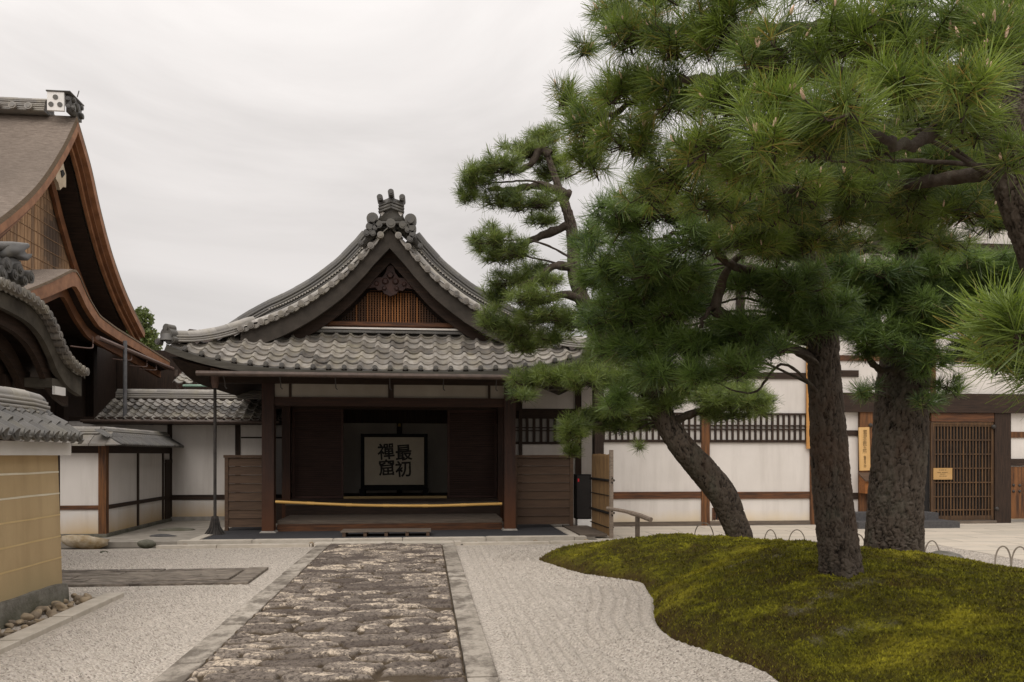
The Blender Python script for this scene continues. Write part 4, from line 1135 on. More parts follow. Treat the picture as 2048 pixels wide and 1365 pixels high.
m = MB().grid(np.stack([cr_roof(np.linspace(0, 1, 5), np.full(5, t)) - (0, 0, .07) for t in (0, 1)])).box((x0r, 19.67, 2.32), (x1r, 19.01, 2.395)); m.build('eave_board', wood_dark_x, K)
m = MB(); ridge_bar(m, np.stack([np.linspace(x0r + .35, x1r, 12), np.full(12, 20.12), np.full(12, 2.97)], -1), .26, 3, .075, .05, .30); m.build('roof_ridge', tile_pale, ro, True)
m = MB().tube([(x0r, 18.90, 2.375), (x1r, 18.90, 2.365)], .035, 8); m.build('gutter', copper_dark, K)
# right side corridor
YB = 19.0
K2 = thing('window_corridor', 'dim plaster corridor with a dark lattice window right of the entrance', 'corridor', (2.8, YB, 0))
xa, xb = CX + 2.62, 4.2
MB().box((xa, YB, .1), (xb, YB + .12, 3.3)).build('plaster_wall', plaster, K2)
zz = lambda py: zY(1080, py, YB)
MB().box((xa, YB - .02, zz(835)), (xb, YB + .04, zz(818))).build('lintel', wood_dark_x, K2)
wn_ = MB(); x0w, x1w = xY(1022, YB), xY(1140, YB)
for za, zb in ((zz(889), zz(884)), (zz(838), zz(834.9)), (zz(863), zz(861)), (zz(857), zz(855))): wn_.box((x0w, YB - .035, za), (x1w, YB - .005, zb))
for k in range(9):
    x = x0w + (x1w - x0w) * (k + .3) / 8.5; wn_.box((x - .03, YB - .045, zz(886)), (x + .03, YB - .004, zz(836)))
w_o = wn_.build('lattice_window', wood_dark_z, K2)
MB().box((x0w, YB - .003, zz(886)), (x1w, YB - .001, zz(836))).build('window_paper', pbr('dim_window_paper', (.30, .285, .265), (.36, .34, .32), 3, rough=.9, bump=0), w_o)
MB().box((xY(1150, YB), YB - .06, .1), (xY(1162, YB), YB - .002, 3.3)).build('post', wood_dark_z, K2)
MB().box((xa, 17.3, 3.32), (xb, 21, 3.40)).build('ceiling', wood_dark_x, K2)

# ================================================================== LOW WHITE WALL (turning a corner) left of the courtyard
YF, XF = 15.85, -6.03
W = thing('plaster_fence_wall', 'low white plaster wall with brown posts and small tiled coping, stained ochre at its foot', 'garden wall', (XF, YF, 0))
MB().box((-9.5, YF, .12), (XF - .11, YF + .16, 1.66)).build('front_panel', plaster_low, W)
MB().box((XF - .16, YF + .11, .12), (XF, 19.68, 1.66)).build('side_panel', plaster_low, W)
MB().box((XF - .11, YF - .03, .02), (XF + .03, YF + .108, 1.78)).build('corner_post', wood_orange_z, W)
for px_ in (275, 325):
    yy = pX(px_, 1000, XF)[1]; MB().box((XF - .02, yy - .045, .12), (XF + .022, yy + .045, 1.70)).build('post', wood_dark_z, W)
MB().box((-9.5, YF - .022, .575), (XF - .112, YF + .05, .655)).build('front_rail', wood_red_x, W)
MB().box((XF - .05, YF + .112, .575), (XF + .018, 19.68, .655)).build('side_rail', wood_dark_y, W)
MB().box((-9.5, YF - .028, 1.64), (XF - .112, YF + .1, 1.78)).build('front_head_beam', wood_dark_x, W)
MB().box((XF - .1, YF + .112, 1.64), (XF + .028, 19.68, 1.78)).build('side_head_beam', wood_dark_y, W)
MB().box((-9.5, YF - .06, .0), (XF + .05, YF + .2, .118)).box((XF - .2, YF + .205, .0), (XF + .06, 19.67, .118)).build('ground_sill', stone_mossy, W)
ya, yb_ = pX(329, 1000, XF)[1], pX(345, 1000, XF)[1]
d = MB().box((XF + .001, ya, .12), (XF + .035, yb_, 1.42)).build('door', wood_dark_z, W)
MB().box((XF + .03, ya - .06, 1.421), (XF + .06, yb_ + .06, 1.50)).build('door_head', wood_dark_y, d)
# coping: east slope (rows of small round tiles) and south slope of flat tiles
def c_east(s, t): return np.stack([XF + .42 - .42 * t - .08, (YF - .30) + s * (19.65 - YF + .30), 1.80 + .27 * t + 0 * s], -1)
m = MB(); tile_roof(m, c_east, 34, 2, lambda C: (C[:, 1] - (YF - .30)) > (XF + .34 - C[:, 0]) * -1 + .32 - .0, amp=.030, step=.012, prof='r', lip=.03, sub=6)
m.build('side_coping', tile_dark, W, True)
m = MB()
x = -9.5
while x < XF + .1:
    w = .30; x1_ = min(x + w, XF + .34)
    m.add([(x, YF - .31, 1.775), (x1_ - .012, YF - .31, 1.775), (x1_ - .012, YF - .31, 1.815), (x, YF - .31, 1.815), (x, YF + .08, 2.05), (x1_ - .012, YF + .08, 2.05)], [(0, 1, 2, 3), (3, 2, 5, 4)], .25 + .5 * rng.random())
    m.box((x - .02, YF - .30, 1.80), (x + .015, YF - .28, 1.83)); x += w
m.add([(XF + .1, YF - .31, 1.80), (XF + .34, YF - .31, 1.80), (XF + .34, YF + .0, 1.80), (XF - .08, YF + .08, 2.06)], [(0, 1, 3), (1, 2, 3)], .4)
m.box((-9.5, YF - .30, 1.782), (XF + .33, YF + .1, 1.80), .1).box((XF - .1, YF - .25, 1.781), (XF + .33, 19.65, 1.799), .1)
m.build('front_coping', tile, W)
m = MB()
ridge_bar(m, [(-9.5, YF + .08, 2.0), (-7.6, YF + .08, 2.0), (XF - .10, YF + .08, 2.0)], .20, 2, .055, .045, .3)
ridge_bar(m, [(XF - .08, YF + .08, 2.003), (XF - .08, 17.5, 2.003), (XF - .08, 19.65, 2.003)], .20, 2, .055, .045, .3)
m.build('coping_ridge', tile_pale, W, True)

# ================================================================== OCHRE BOUNDARY WALL with five white lines (near left)
XO, Y1 = -3.93, 9.17
O = thing('ochre_wall', 'ochre plaster boundary wall with five pale horizontal lines and a tiled coping', 'boundary wall', (XO - .35, 7.0, 0))
Y0 = 1.0
bat = .05
MB().add([(XO, Y0, .16), (XO, Y1, .16), (XO - bat, Y1, 1.66), (XO - bat, Y0, 1.66), (XO - .5, Y0, .16), (XO - .5, Y1, .16), (XO - .45, Y1, 1.66), (XO - .45, Y0, 1.66)],
         [(0, 1, 2, 3), (4, 7, 6, 5), (1, 5, 6, 2), (0, 3, 7, 4), (3, 2, 6, 7)]).build('wall_body', ochre, O)
dd = pX(60, 947, XO); 
for k, py_ in enumerate((947, 993, 1039, 1085, 1131)):
    z = pX(60, py_, XO - .03)[2]; xx = XO - bat * (z - .16) / 1.5
    yy_ = np.linspace(Y0, Y1 + .003, 90); dz_ = .004 * (fbm(yy_ * 2, yy_ * 0 + k, 3, 83) - .45) * 2; wd_ = .009 + .004 * (fbm(yy_ * 5, yy_ * 0 + k * 3, 3, 85) - .45)
    P_ = np.stack([np.stack([xx + .003 + 0 * yy_, yy_, z + dz_ - wd_], -1), np.stack([xx + .004 + 0 * yy_, yy_, z + dz_ + wd_], -1)])
    MB().grid(P_).grid(P_ - (.02, 0, 0)).add([P_[0, -1], P_[1, -1], P_[1, -1] - (.02, 0, 0), P_[0, -1] - (.02, 0, 0)], [(0, 1, 2, 3)]).build('white_line', white_line if k < 2 else cream_line, O)
MB().box((XO - .49, Y1 + .001, .16), (XO - .045, Y1 + .05, 1.63)).build('end_board', wood_dark_z, O)
# stone footing with an uneven top
ys = np.arange(Y0, Y1 + .10, .06); pr = []
zt = .205 + .10 * np.clip((9.2 - ys) / 3, 0, 1) + .03 * (fbm(ys * 1.5, ys * 0, 3, 61) - .45) * 2
rows = [(XO + .035, -.05), (XO + .04, .06), (XO + .03, .14), (XO + .015, None), (XO - .1, 'top')]
Pm = []
for j, yv in enumerate(ys):
    r_ = []
    for q in np.linspace(-.05, 1, 14):
        z = q * zt[j] if q > 0 else -.04
        r_.append((XO + .055 - .02 * max(q, 0) + .018 * (fbm(np.array(yv * 6), np.array(q * 3.), 3, 63) - .45), yv, z))
    r_.append((XO - .06, yv, zt[j] + .012)); Pm.append(r_)
m = MB().grid(np.array(Pm)); Pe = Pm[-1]; m.add(Pe + [(XO - .5, ys[-1], .22), (XO - .5, ys[-1], -.04)], [list(range(len(Pe) + 2))])
m.build('stone_footing', stone_mossy, O, False)
MB().box((XO - .6, Y0, 1.60), (XO + .07, Y1 + .05, 1.735)).build('plaster_cornice', plaster_cream, O)
def o_east(s, t): return np.stack([XO + .21 - .46 * t + 0 * s, Y0 + s * (Y1 + .04 - Y0), 1.765 + .30 * t ** .9 + 0 * s], -1)
m = MB(); tile_roof(m, o_east, 42, 3, amp=.075, step=.022, prof='r', lip=.055, sub=10); ot = m.build('coping_tiles', tile_dark, O, True)
m = MB()
for k in range(42):
    yv = Y0 + (k + .25) / 42 * (Y1 + .04 - Y0); disc(m, (XO + .20, yv, 1.80), (1, 0, 0), .058, .03, 12, .3)
m.build('coping_end_tile', tile_dark, ot, True)
m = MB()
def o_west(s, t): return np.stack([XO - .71 + .46 * t + 0 * s, Y1 + .04 - s * (Y1 + .04 - Y0), 1.765 + .30 * t ** .9 + 0 * s], -1)
m = MB(); tile_roof(m, o_west, 42, 3, amp=.075, step=.022, prof='r', lip=.055, sub=6); m.build('back_coping_tiles', tile_dark, O, True)
m = MB(); ridge_bar(m, [(XO - .25, Y0, 2.03), (XO - .25, 5, 2.03), (XO - .25, 8.8, 2.03), (XO - .25, 9.12, 2.01)], .30, 4, .085, .042, .32); rg = m.build('coping_ridge', tile_pale, O, True)
m = MB(); disc(m, (XO - .25, 9.1, 2.15), (0, 1, 0), .10, .06, 14); disc(m, (XO - .15, 9.05, 2.05), (.4, 1, 0), .05, .06, 10); m.build('ridge_end_tile', tile_dark, rg, True)

# ================================================================== GATE ROOF (undulating gable) beyond the ochre wall
XGt = -5.3
GT = thing('roofed_gate', 'dark timber gate under a curved tiled roof with a carved ridge end, far left', 'gate', (-6.4, 10.64, 0))
gp = [pX(p[0], p[1], XGt)[1:] for p in ((0, 572), (32, 586), (62, 604), (86, 630), (104, 664), (120, 702), (140, 730), (166, 748))]
gh = np.array(gp); gh = gh[np.argsort(gh[:, 0])]
GYc = gh[0, 0] - .05
gh2 = smooth_path(np.concatenate([[[GYc, gh[0, 1] + .01]], gh[1:]]), 40)
half = gh2
full = np.concatenate([np.stack([2 * GYc - half[::-1, 0], half[::-1, 1]], -1)[:-1], half])
def gcurve(dz, x): return np.stack([np.full(len(full), x), full[:, 0], full[:, 1] + dz], -1)
m = MB()       # roof body
A, B = gcurve(.0, XGt + .02), gcurve(.0, XGt - 2.4); m.grid(np.stack([A, B])); 
m.build('roof_deck', tile_dark, GT, True)
m = MB(); Ls = np.concatenate([[0], np.cumsum(np.hypot(np.diff(full[:, 0]), np.diff(full[:, 1])))])
ng = 42
for k in range(ng):
    s_ = (k + .5) / ng * Ls[-1]; y_ = np.interp(s_, Ls, full[:, 0]); zz_ = np.interp(s_, Ls, full[:, 1])
    disc(m, (XGt - .12, y_, zz_ + .015), (1, 0, 0), .062, .22, 12, .25 + .5 * rng.random())
    s2 = np.linspace(k + .5, k + 1.5, 5) / ng * Ls[-1]; s2 = np.minimum(s2, Ls[-1])
    y2 = np.interp(s2, Ls, full[:, 0]); z2 = np.interp(s2, Ls, full[:, 1]) - .035 * np.sin(np.linspace(0, np.pi, 5)) + .03
    Aq = np.stack([0 * y2 + XGt + .03, y2, z2], -1); m.grid(np.stack([Aq - (0, 0, .075), Aq])); m.grid(np.stack([Aq, Aq - (.25, 0, 0)]))
    m.sweep([(XGt - .12, y_, zz_ + .01), (XGt - 1.2, y_, zz_ + .01), (XGt - 2.4, y_, zz_ + .01)], half_ring(.058, 7, .0) + [(-.05, -.02), (.05, -.02)], tint=rng.random())
m.build('roof_tiles', tile, GT, True)
def gboard(name, x0, x1, o0, o1, mat, trim=0):
    m = MB(); sl = slice(trim, len(full) - trim)
    f = np.abs(full[sl, 0] - GYc); f = f / f.max()
    A = np.stack([np.full(len(f), x0), full[sl, 0], full[sl, 1] + o0], -1); B = A.copy(); B[:, 2] = full[sl, 1] + o1 * (1 + .35 * f)
    C, D = A.copy(), B.copy(); C[:, 0] = x1; D[:, 0] = x1
    m.grid(np.stack([A, B])); m.grid(np.stack([C, D])); m.grid(np.stack([B, D])); m.grid(np.stack([A, C]))
    m.add([A[-1], B[-1], D[-1], C[-1]], [(0, 1, 2, 3)]); m.add([A[0], B[0], D[0], C[0]], [(0, 1, 2, 3)])
    return m.build(name, mat, GT)
gate_wood = pbr('aged_gate_wood', (.040, .034, .026), (.095, .083, .064), 3, (1, 1, 1), .85, .4)
gboard('bargeboard', XGt - .02, XGt - .10, -.06, -.26, gate_wood)
gboard('inner_bargeboard', XGt - .16, XGt - .24, -.24, -.40, wood_dark_y, 2)
gboard('deep_bargeboard', XGt - .45, XGt - .55, -.38, -.52, wood_dark_y, 5)
m = MB()
A, B = gcurve(-.07, XGt - .03), gcurve(-.07, XGt - 2.4); m.grid(np.stack([A, B])); m.build('roof_boarding', wood_dark_x, GT)
m = MB()
for dy in (-1, 1):
    for x in (XGt - .75, XGt - 2.0):
        m = MB().box((x - .14, GYc + dy * 1.55 - .14, 0), (x + .14, GYc + dy * 1.55 + .14, 2.75)); m.build('post', wood_dark_z, GT)
for x in (XGt - .75, XGt - 2.0):
    m = MB().box((x - .11, GYc - 2.2, 2.752), (x + .11, GYc + 2.2, 2.98)); m.build('cross_beam', wood_dark_y, GT)
m = MB()
for dy, zz_ in ((1.98, 2.66), ): 
    m.box((XGt - 2.3, GYc + dy - .09, 2.60), (XGt - .35, GYc + dy + .09, 2.748))
    m.box((XGt - 2.3, GYc - dy - .09, 2.60), (XGt - .35, GYc - dy + .09, 2.748))
m.build('purlin', wood_dark_x, GT)
m = MB()
for (p, w, h) in (((147, 745), .10, .08), ((118, 779), .17, .085)):
    q = pX(p[0], p[1], XGt - .05); MB().box((q[0] - .02, q[1] - w / 2 * 2, q[2] - h), (q[0] + .02, q[1] + w / 2 * 2, q[2] + h * .4)).build('white_beam_end', white_paint, GT)

q = pX(118, 771, XGt - .05); MB().box((q[0] - 1.2, q[1] - .17, q[2] - .04), (q[0] - .022, q[1] + .2, q[2] + .09)).build('beam', gate_wood, GT)
MB().box((XGt - 2.0, GYc - 1.4, 2.95), (XGt - 1.9, GYc + 1.4, 3.5)).box((XGt - 2.05, GYc - 1.4, .1), (XGt - 1.95, GYc + 1.4, 2.74)).build('door_panel', wood_dark_z, GT)
# ridge with its carved beast-like end
q = pX(0, 535, XGt); zt_ = full[:, 1].max()
m = MB(); ridge_bar(m, [(XGt - 2.4, GYc, zt_ + .02), (XGt - 1.2, GYc, zt_ + .02), (XGt - .05, GYc, zt_ + .02)], .30, 6, .085, .055, .3); gr = m.build('roof_ridge', tile_dark, GT, True)
m = MB()
def go_(ax_, ay_, x=XGt): return pX(ax_ / 4.139, 470 + ay_ / 4.139, x)
sil = [go_(*p) for p in [(-60, 380), (-40, 250), (0, 190), (40, 180), (110, 190), (170, 220), (190, 280), (230, 320), (240, 370), (200, 430), (120, 440), (60, 400), (0, 380)]]
m.prism(sil, (-.18, 0, 0), .3)
sil = [go_(*p, XGt + .03) for p in [(30, 185), (35, 140), (60, 105), (100, 85), (235, 78), (240, 105), (205, 130), (225, 165), (268, 158), (262, 185), (230, 215), (175, 200), (130, 180)]]
m.prism(sil, (-.14, 0, 0), .2)
m.tube([go_(-80, 92, XGt - .04), go_(100, 90, XGt - .04), go_(225, 90, XGt - .04)], [.06, .055, .035], 10, True, .8)
for (a, b), rr in (((20, 250), .10), ((120, 290), .085), ((215, 350), .085), ((80, 330), .07), ((165, 380), .06), ((-20, 320), .1)):
    c = go_(a, b, XGt - .02); disc(m, c, (1, 0, 0), rr, .07, 14, .25); disc(m, c, (1, 0, 0), rr * .55, .085, 10, .7)
m.build('ridge_crown_tile', tile_dark, gr, True)

# ================================================================== GREAT HALL on the left: cypress-bark roof
XK = -8.0
H = thing('great_hall', 'large hall with a steep bark-covered roof and orange bargeboards on the left', 'temple hall', (-12.0, 19.4, 0))
nearp = np.array([pX(p[0], p[1], XK)[1:] for p in ((157, 236), (121, 300), (72, 372), (0, 436))])
farp = np.array([pX(p[0], p[1], XK)[1:] for p in ((160, 240), (182, 330), (202, 420), (226, 510), (256, 592), (290, 662))])
YA, ZA = 19.42, 9.42
offs = np.array([0, .4, .85, 1.4, 2.0, 2.7, 3.5, 4.5]); drop = np.array([0, .55, 1.02, 1.60, 2.26, 2.98, 3.60, 4.22])
po_ = smooth_path(np.stack([offs, drop], -1), 32)
nearc = np.stack([YA - po_[:, 0], ZA - po_[:, 1] * 1.0], -1); 
fpts = np.concatenate([[[YA, ZA]], farp[1:]]); farc = smooth_path(fpts, 32)
npts = np.concatenate([[[YA, ZA]], nearp[1:], [[14.3, 4.95]]]); nearc = smooth_path(npts, 32)
prof = np.concatenate([nearc[::-1], farc[1:]])          # (Y, Z) along the gable edge
def ko(o, x):      # curve offset inwards/downwards
    P = prof.copy(); T = np.gradient(P, axis=0); T /= np.linalg.norm(T, axis=1)[:, None]
    N = np.stack([-T[:, 1], T[:, 0]], -1); N[N[:, 1] < 0] *= -1
    Q = P - N * o; ia = int(np.argmax(P[:, 1])); idx_ = np.arange(len(P)); bad = ((idx_ < ia) & (Q[:, 0] > YA)) | ((idx_ > ia) & (Q[:, 0] < YA)) | (idx_ == ia)
    if o > 0 and (~bad).any(): zt_k = Q[~bad, 1].max(); Q[bad] = (YA, zt_k + .02)
    return np.stack([np.full(len(P), x), Q[:, 0], Q[:, 1]], -1)
th_k = .26
m = MB(); xs = np.linspace(XK, XK - 16, 30)
m.grid(np.stack([ko(0, x) for x in xs]), .5); m.build('bark_roof', thatch, H, True)
m = MB(); m.grid(np.stack([ko(0, XK), ko(th_k * .45, XK + .02)])); m.build('roof_edge', thatch_edge, H)
def kboard(name, o0, o1, x0, x1, mat):
    m = MB(); A, B = ko(o0, x0), ko(o1, x0); C, D = ko(o0, x1), ko(o1, x1)
    m.grid(np.stack([A, B])); m.grid(np.stack([C, D])); m.grid(np.stack([B, D])); m.grid(np.stack([A, C])); return m.build(name, mat, H)
kboard('upper_bargeboard', .10, .24, XK + .02, XK - .12, wood_barge)
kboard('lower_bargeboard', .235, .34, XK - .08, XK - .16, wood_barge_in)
kboard('edge_batten', .335, .42, XK - .165, XK - .24, wood_barge)
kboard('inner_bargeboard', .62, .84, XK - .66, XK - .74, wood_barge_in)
m = MB(); m.grid(np.stack([ko(.40, XK - .30), ko(.40, XK - 1.2)])); m.build('gable_soffit', wood_dark_x, H)
# slatted gable face
XS_ = XK - .76
m = MB(); P = ko(.55, XS_ - .06); base_z = 5.0
sel = P[P[:, 2] > base_z]; poly = [(XS_ - .06, sel[0][1], base_z)] + [tuple(p) for p in sel] + [(XS_ - .06, sel[-1][1], base_z)]
m.prism(poly, (-.1, 0, 0), .5); m.build('gable_backing', wood_dark_z, H)
inn = ko(.70, 0); sc_ = pX(107, 482, XS_)
m = MB()
y_ = 15.6
while y_ < 23.0:
    n_ = y_ < YA
    pp = inn[inn[:, 1] < YA] if n_ else inn[inn[:, 1] >= YA]
    ztop = np.interp(y_, pp[:, 1], pp[:, 2])
    dmp = math.exp(-((y_ - sc_[1]) / .62) ** 2)
    if ztop > base_z + .1:
        zsplit = min(ztop, 6.9)
        t0 = rng.random() ** 2 * .6
        if dmp > .2:      # rain-blackened middle
            zs = np.linspace(base_z, ztop, 12)
            for a_, b_ in zip(zs[:-1], zs[1:]):
                zc = (a_ + b_) / 2; wv_ = dmp * math.exp(-((zc - sc_[2]) / .85) ** 2); m.box((XS_ - .03, y_, a_), (XS_, y_ + .135, b_), min(1, t0 * .6 + 1.1 * wv_))
        else: m.box((XS_ - .03, y_, base_z), (XS_, y_ + .135, ztop), t0)
    y_ += .15
z = base_z + .15
while z < 8.1:
    a_ = np.interp(z, inn[inn[:, 1] < YA][:, 2], inn[inn[:, 1] < YA][:, 1]); b_ = np.interp(-z, -inn[inn[:, 1] >= YA][:, 2], inn[inn[:, 1] >= YA][:, 1])
    m.box((XS_ + .001, a_, z), (XS_ + .014, b_, z + .013), .35); z += .30
m.build('gable_slats', wood_slat, H)
# white pendant board under the peak
q = lambda a, b: pX(a / 5.054, 150 + b / 5.054, XK - .20)
m = MB().prism([q(*p) for p in [(600, 880), (640, 890), (655, 960), (668, 1010), (668, 1140), (640, 1130), (608, 1165), (590, 1090), (565, 1050), (570, 960)]], (-.08, 0, 0), .5)
m.prism([q(*p) + (.02, 0, 0) for p in [(610, 970), (632, 960), (650, 1005), (622, 1040)]], (-.02, 0, 0), .5, 1)
m.build('gable_pendant', [pbr('pale_pendant_wood', (.50, .40, .28), (.62, .52, .38), 5, rough=.8, bump=.2), ink], H)
# tiled ridge with its crest plate
zr = ZA - .03
m = MB(); ridge_bar(m, [(XK - 16, YA, zr), (XK - 8, YA, zr), (XK - .6, YA, zr)], .56, 6, .08, .052, .35)
for k in range(44): disc(m, (XK - .9 - k * .34, YA - .31, zr + .07), (0, -1, .15), .085, .06, 12, .6)
rk = m.build('ridge_tiles', tile, H, True)
cz0, cz1 = pX(122, 226, XK - .4)[2], pX(122, 186, XK - .4)[2]
m = MB().box((XK - .48, YA - .40, zr - .02), (XK - .12, YA - .34, zr + .40)); m.build('crest_plate', white_paint, rk)
m = MB()
for a, b in ((.0, .09), (-.095, -.075), (.095, -.075)): disc(m, (XK - .30 + a, YA - .40, zr + .19 + b), (0, -1, 0), .056, .012, 20, .2, False)
m.build('crest_discs', tile_dark, rk)
m = MB().box((XK - .50, YA - .42, zr + .405), (XK + .02, YA + .34, zr + .43)).box((XK - .115, YA - .30, zr), (XK - .02, YA + .30, zr + .40))
for a, b, rr in ((-.2, .31, .06), (.2, .31, .06), (-.22, .12, .07), (.22, .12, .07), (0, .22, .09)): disc(m, (XK - .02, YA + a, zr + b), (1, 0, 0), rr, .06, 14)
for b in (.12, .30): disc(m, (XK - .07, YA - .30, zr + b), (.2, -1, 0), .05, .04, 12)
m.tube([(XK + .0, YA, zr + .47), (XK + .04, YA, zr + .62)], .012, 5)
m.build('ridge_crown_tile', tile_dark, rk, True)
# lower pent roof with its peaked middle
XE = -7.2
ep = np.array([pX(p[0], p[1], XE)[1:] for p in ((-60, 628), (0, 600), (50, 581), (100, 561), (140, 541), (151, 536), (158, 546), (175, 588), (200, 630), (235, 656), (290, 690), (340, 722))])
ep = ep[np.argsort(ep[:, 0])]
ed = np.stack([np.linspace(ep[0, 0], ep[-1, 0], 60), np.interp(np.linspace(ep[0, 0], ep[-1, 0], 60), ep[:, 0], ep[:, 1])], -1)
ed[1:-1, 1] = ed[:-2, 1] * .12 + ed[1:-1, 1] * .76 + ed[2:, 1] * .12
def ecurve(x, dz, k=1.0): return np.stack([np.full(60, x), ed[:, 0], ed[:, 1] + dz], -1)
m = MB(); rows_ = []
for t in np.linspace(0, 1, 8):
    base = 4.3 + 1.0 * t; zz_ = ed[:, 1] * (1 - t) + np.maximum(base + .2, ed[:, 1] - .15 * t) * t
    rows_.append(np.stack([np.full(60, XE - 1.8 * t), ed[:, 0], zz_], -1))
m.grid(np.stack(rows_)); m.build('pent_roof', thatch, H, True)
m = MB(); m.grid(np.stack([ecurve(XE, 0), ecurve(XE + .01, -.05)])); m.build('pent_roof_edge', thatch_edge, H)
def eboard(name, x0, x1, o0, o1, mat, tap=True):
    m = MB(); A, B, C, D = ecurve(x0, o0), ecurve(x0, o1), ecurve(x1, o0), ecurve(x1, o1)
    bump_ = np.clip((ed[:, 1] - 4.45) / .9, 0, 1) * .5
    B[:, 2] += (o1 - o0) * bump_; D[:, 2] += (o1 - o0) * bump_
    m.grid(np.stack([A, B])); m.grid(np.stack([C, D])); m.grid(np.stack([B, D])); m.grid(np.stack([A, C])); return m.build(name, mat, H)
eboard('pent_fascia', XE - .005, XE - .10, -.05, -.25, wood_barge)
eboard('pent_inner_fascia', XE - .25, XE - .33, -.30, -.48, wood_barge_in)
m = MB(); R_ = [ecurve(XE - .10, -.26), ecurve(XE - .30, -.30), ecurve(XE - 1.8, -.10)]; R_[2][:, 2] = np.maximum(R_[2][:, 2], 4.6); m.grid(np.stack(R_)); m.build('pent_soffit', wood_dark_x, H)
# dark walls below
MB().box((XK - 1.4, 14.6, .1), (XK - 1.2, 25.5, 5.2)).build('wall', wood_dark_z, H)
MB().box((XK - 1.19, 25.0, .1), (-4.0, 25.3, 4.75)).build('rear_wall', wood_dark_z, H)
MB().box((XK - 1.5, 14.55, 2.2), (XK - 1.15, 24.9, 2.45)).build('wall_beam', wood_dark_y, H)
for y_ in (15.2, 17.2, 19.2, 21.2, 23): MB().box((XK - 1.25, y_ - .12, .1), (XK - 1.0, y_ + .12, 4.8)).build('post', wood_dark_z, H)
MB().box((XK - 16, 14.7, .1), (XK - 1.41, 14.9, 5.2)).build('front_wall', wood_dark_z, H)
# gutter, brackets and the grey downpipe
q0, q1 = pX(196, 676, XE + .05), pX(345, 738, XE + .05)
m = MB().tube([q0, (q0 + q1) / 2, q1], .055, 8); gt = m.build('gutter', copper, H)
for px_, py_ in ((185, 690), (262, 715), (293, 728), (312, 735)):
    q = pX(px_, py_, XE + .02); m = MB().tube(smooth_path([q + (0, 0, .18), q + (0, .02, .0), q + (0, -.12, -.09), q + (-.25, -.5, -.10)], 14), .016, 6); m.build('gutter_bracket', copper, gt)
q = pX(250, 682, XE + .1); MB().tube([q, (q[0], q[1], 2.2)], .045, 10).build('downpipe', steel_grey, H)
q = pX(352, 740, -6.6); MB().tube(smooth_path([q, q + (.0, 0, -.35), q + (.08, 0, -.55), q + (.25, 0, -.55)], 12), .05, 8).build('bent_pipe', copper_dark, H)
q = pX(363, 765, -6.6); MB().tube([q + (0, 0, .25), q + (0, 0, .02), q + (0, 0, -.28)], [.05, .13, .09], 12).build('rain_hopper', copper, H)
# small tiled roof glimpsed in the gap, with its green copper gutter
g0 = pY(330, 790, 21.5)
SR = thing('small_tiled_roof', 'small grey tiled roof glimpsed in the gap behind the corridor, with a green gutter', 'roof', (g0[0], 21.5, 0))
def s_roof(s, t): return np.stack([pY(345, 772, 21.5)[0] + s * 2.0, 21.5 + t * 1.4, zY(370, 767, 21.5) + t * .55 + 0 * s], -1)
m = MB(); tile_roof(m, s_roof, 8, 6); m.build('roof_tiles', tile_pale, SR, True)
a = pY(366, 772, 21.4); m = MB().tube([a, a + (1.3, 0, .01)], .035, 8); m.build('gutter', green_copper, SR)
MB().box((a[0] - .6, 21.75, .1), (a[0] + 1.8, 22.6, a[2] - .06)).build('wall', wood_dark_z, SR)

# ================================================================== WHITE BUILDING on the right
YR = 17.4
B_ = thing('white_hall', 'tall white plaster hall with brown timber framing behind the pines on the right', 'temple hall', (9, YR, 0))
xL = xY(1206, YR); xR = 24
zR = lambda px_, py_: zY(px_, py_, YR)
gz0 = zR(1205, 690)
MB().prism([(xL, YR, .1), (xR, YR, .1), (xR, YR, 12.0), (14.5, YR, 12.0), (xL, YR, gz0)], (0, .15, 0)).build('plaster_wall', plaster_right, B_)
def rb(name, px0, py0, px1, py1, out, mat, dep=.06, pm=None, par=None, y=YR):
    pm = pm if pm is not None else (px0 + px1) / 2
    return MB().box((xY(px0, y), y - out, zR(pm, py1)), (xY(px1, y), y + dep, zR(pm, py0))).build(name, mat, par or B_)
for a, b, mt in ((1402, 1418, wood_orange_z), (1619, 1633, wood_orange_z), (1716, 1762, wood_orange_z), (1984, 2016, wood_dark_z)):
    MB().box((xY(a, YR), YR - (.05 if b - a < 25 else .10), .02), (xY(b, YR), YR + .05, zR(1500, 753) if b - a < 20 else zR(1850, 826))).build('post', mt, B_)
MB().box((xY(1188, YR), YR - .08, .02), (xL + .002, YR + .2, gz0)).build('corner_post', wood_dark_z, B_)
MB().box((xY(1612, YR), YR - .052, zR(1620, 753)), (xY(1634, YR), YR + .05, 7.2)).build('upper_post', wood_orange_z, B_)
MB().box((xY(1860, YR), YR - .052, zR(1865, 790)), (xY(1869, YR), YR + .05, 7.2)).build('upper_post', wood_orange_z, B_)
rb('rail', 1207, 984, 1401.5, 998, .030, wood_red_x); rb('rail', 1418.5, 984, 1618.5, 998, .030, wood_red_x); rb('rail', 1633.5, 986, 1715, 999, .028, wood_dark_x)
rb('ground_sill', 1207, 1043, 1401.5, 1052, .05, wood_grey, pm=1400); rb('ground_sill', 1418.5, 1043, 1618.5, 1052, .05, wood_grey, pm=1400)
MB().box((xL, YR - .07, -.02), (xY(1716, YR) - .002, YR + .02, zR(1400, 1051.5))).build('foundation', stone, B_)
rb('head_beam', 1207, 744, 1611, 757, .035, wood_dark_x, pm=1400)
rb('upper_beam', 1634, 712, 1859, 723, .035, wood_red_x, pm=1750); rb('upper_beam', 1870, 712, 2500, 723, .035, wood_red_x, pm=1950)
rb('upper_beam', 1634, 741, 1716, 754, .034, wood_dark_x, pm=1680)
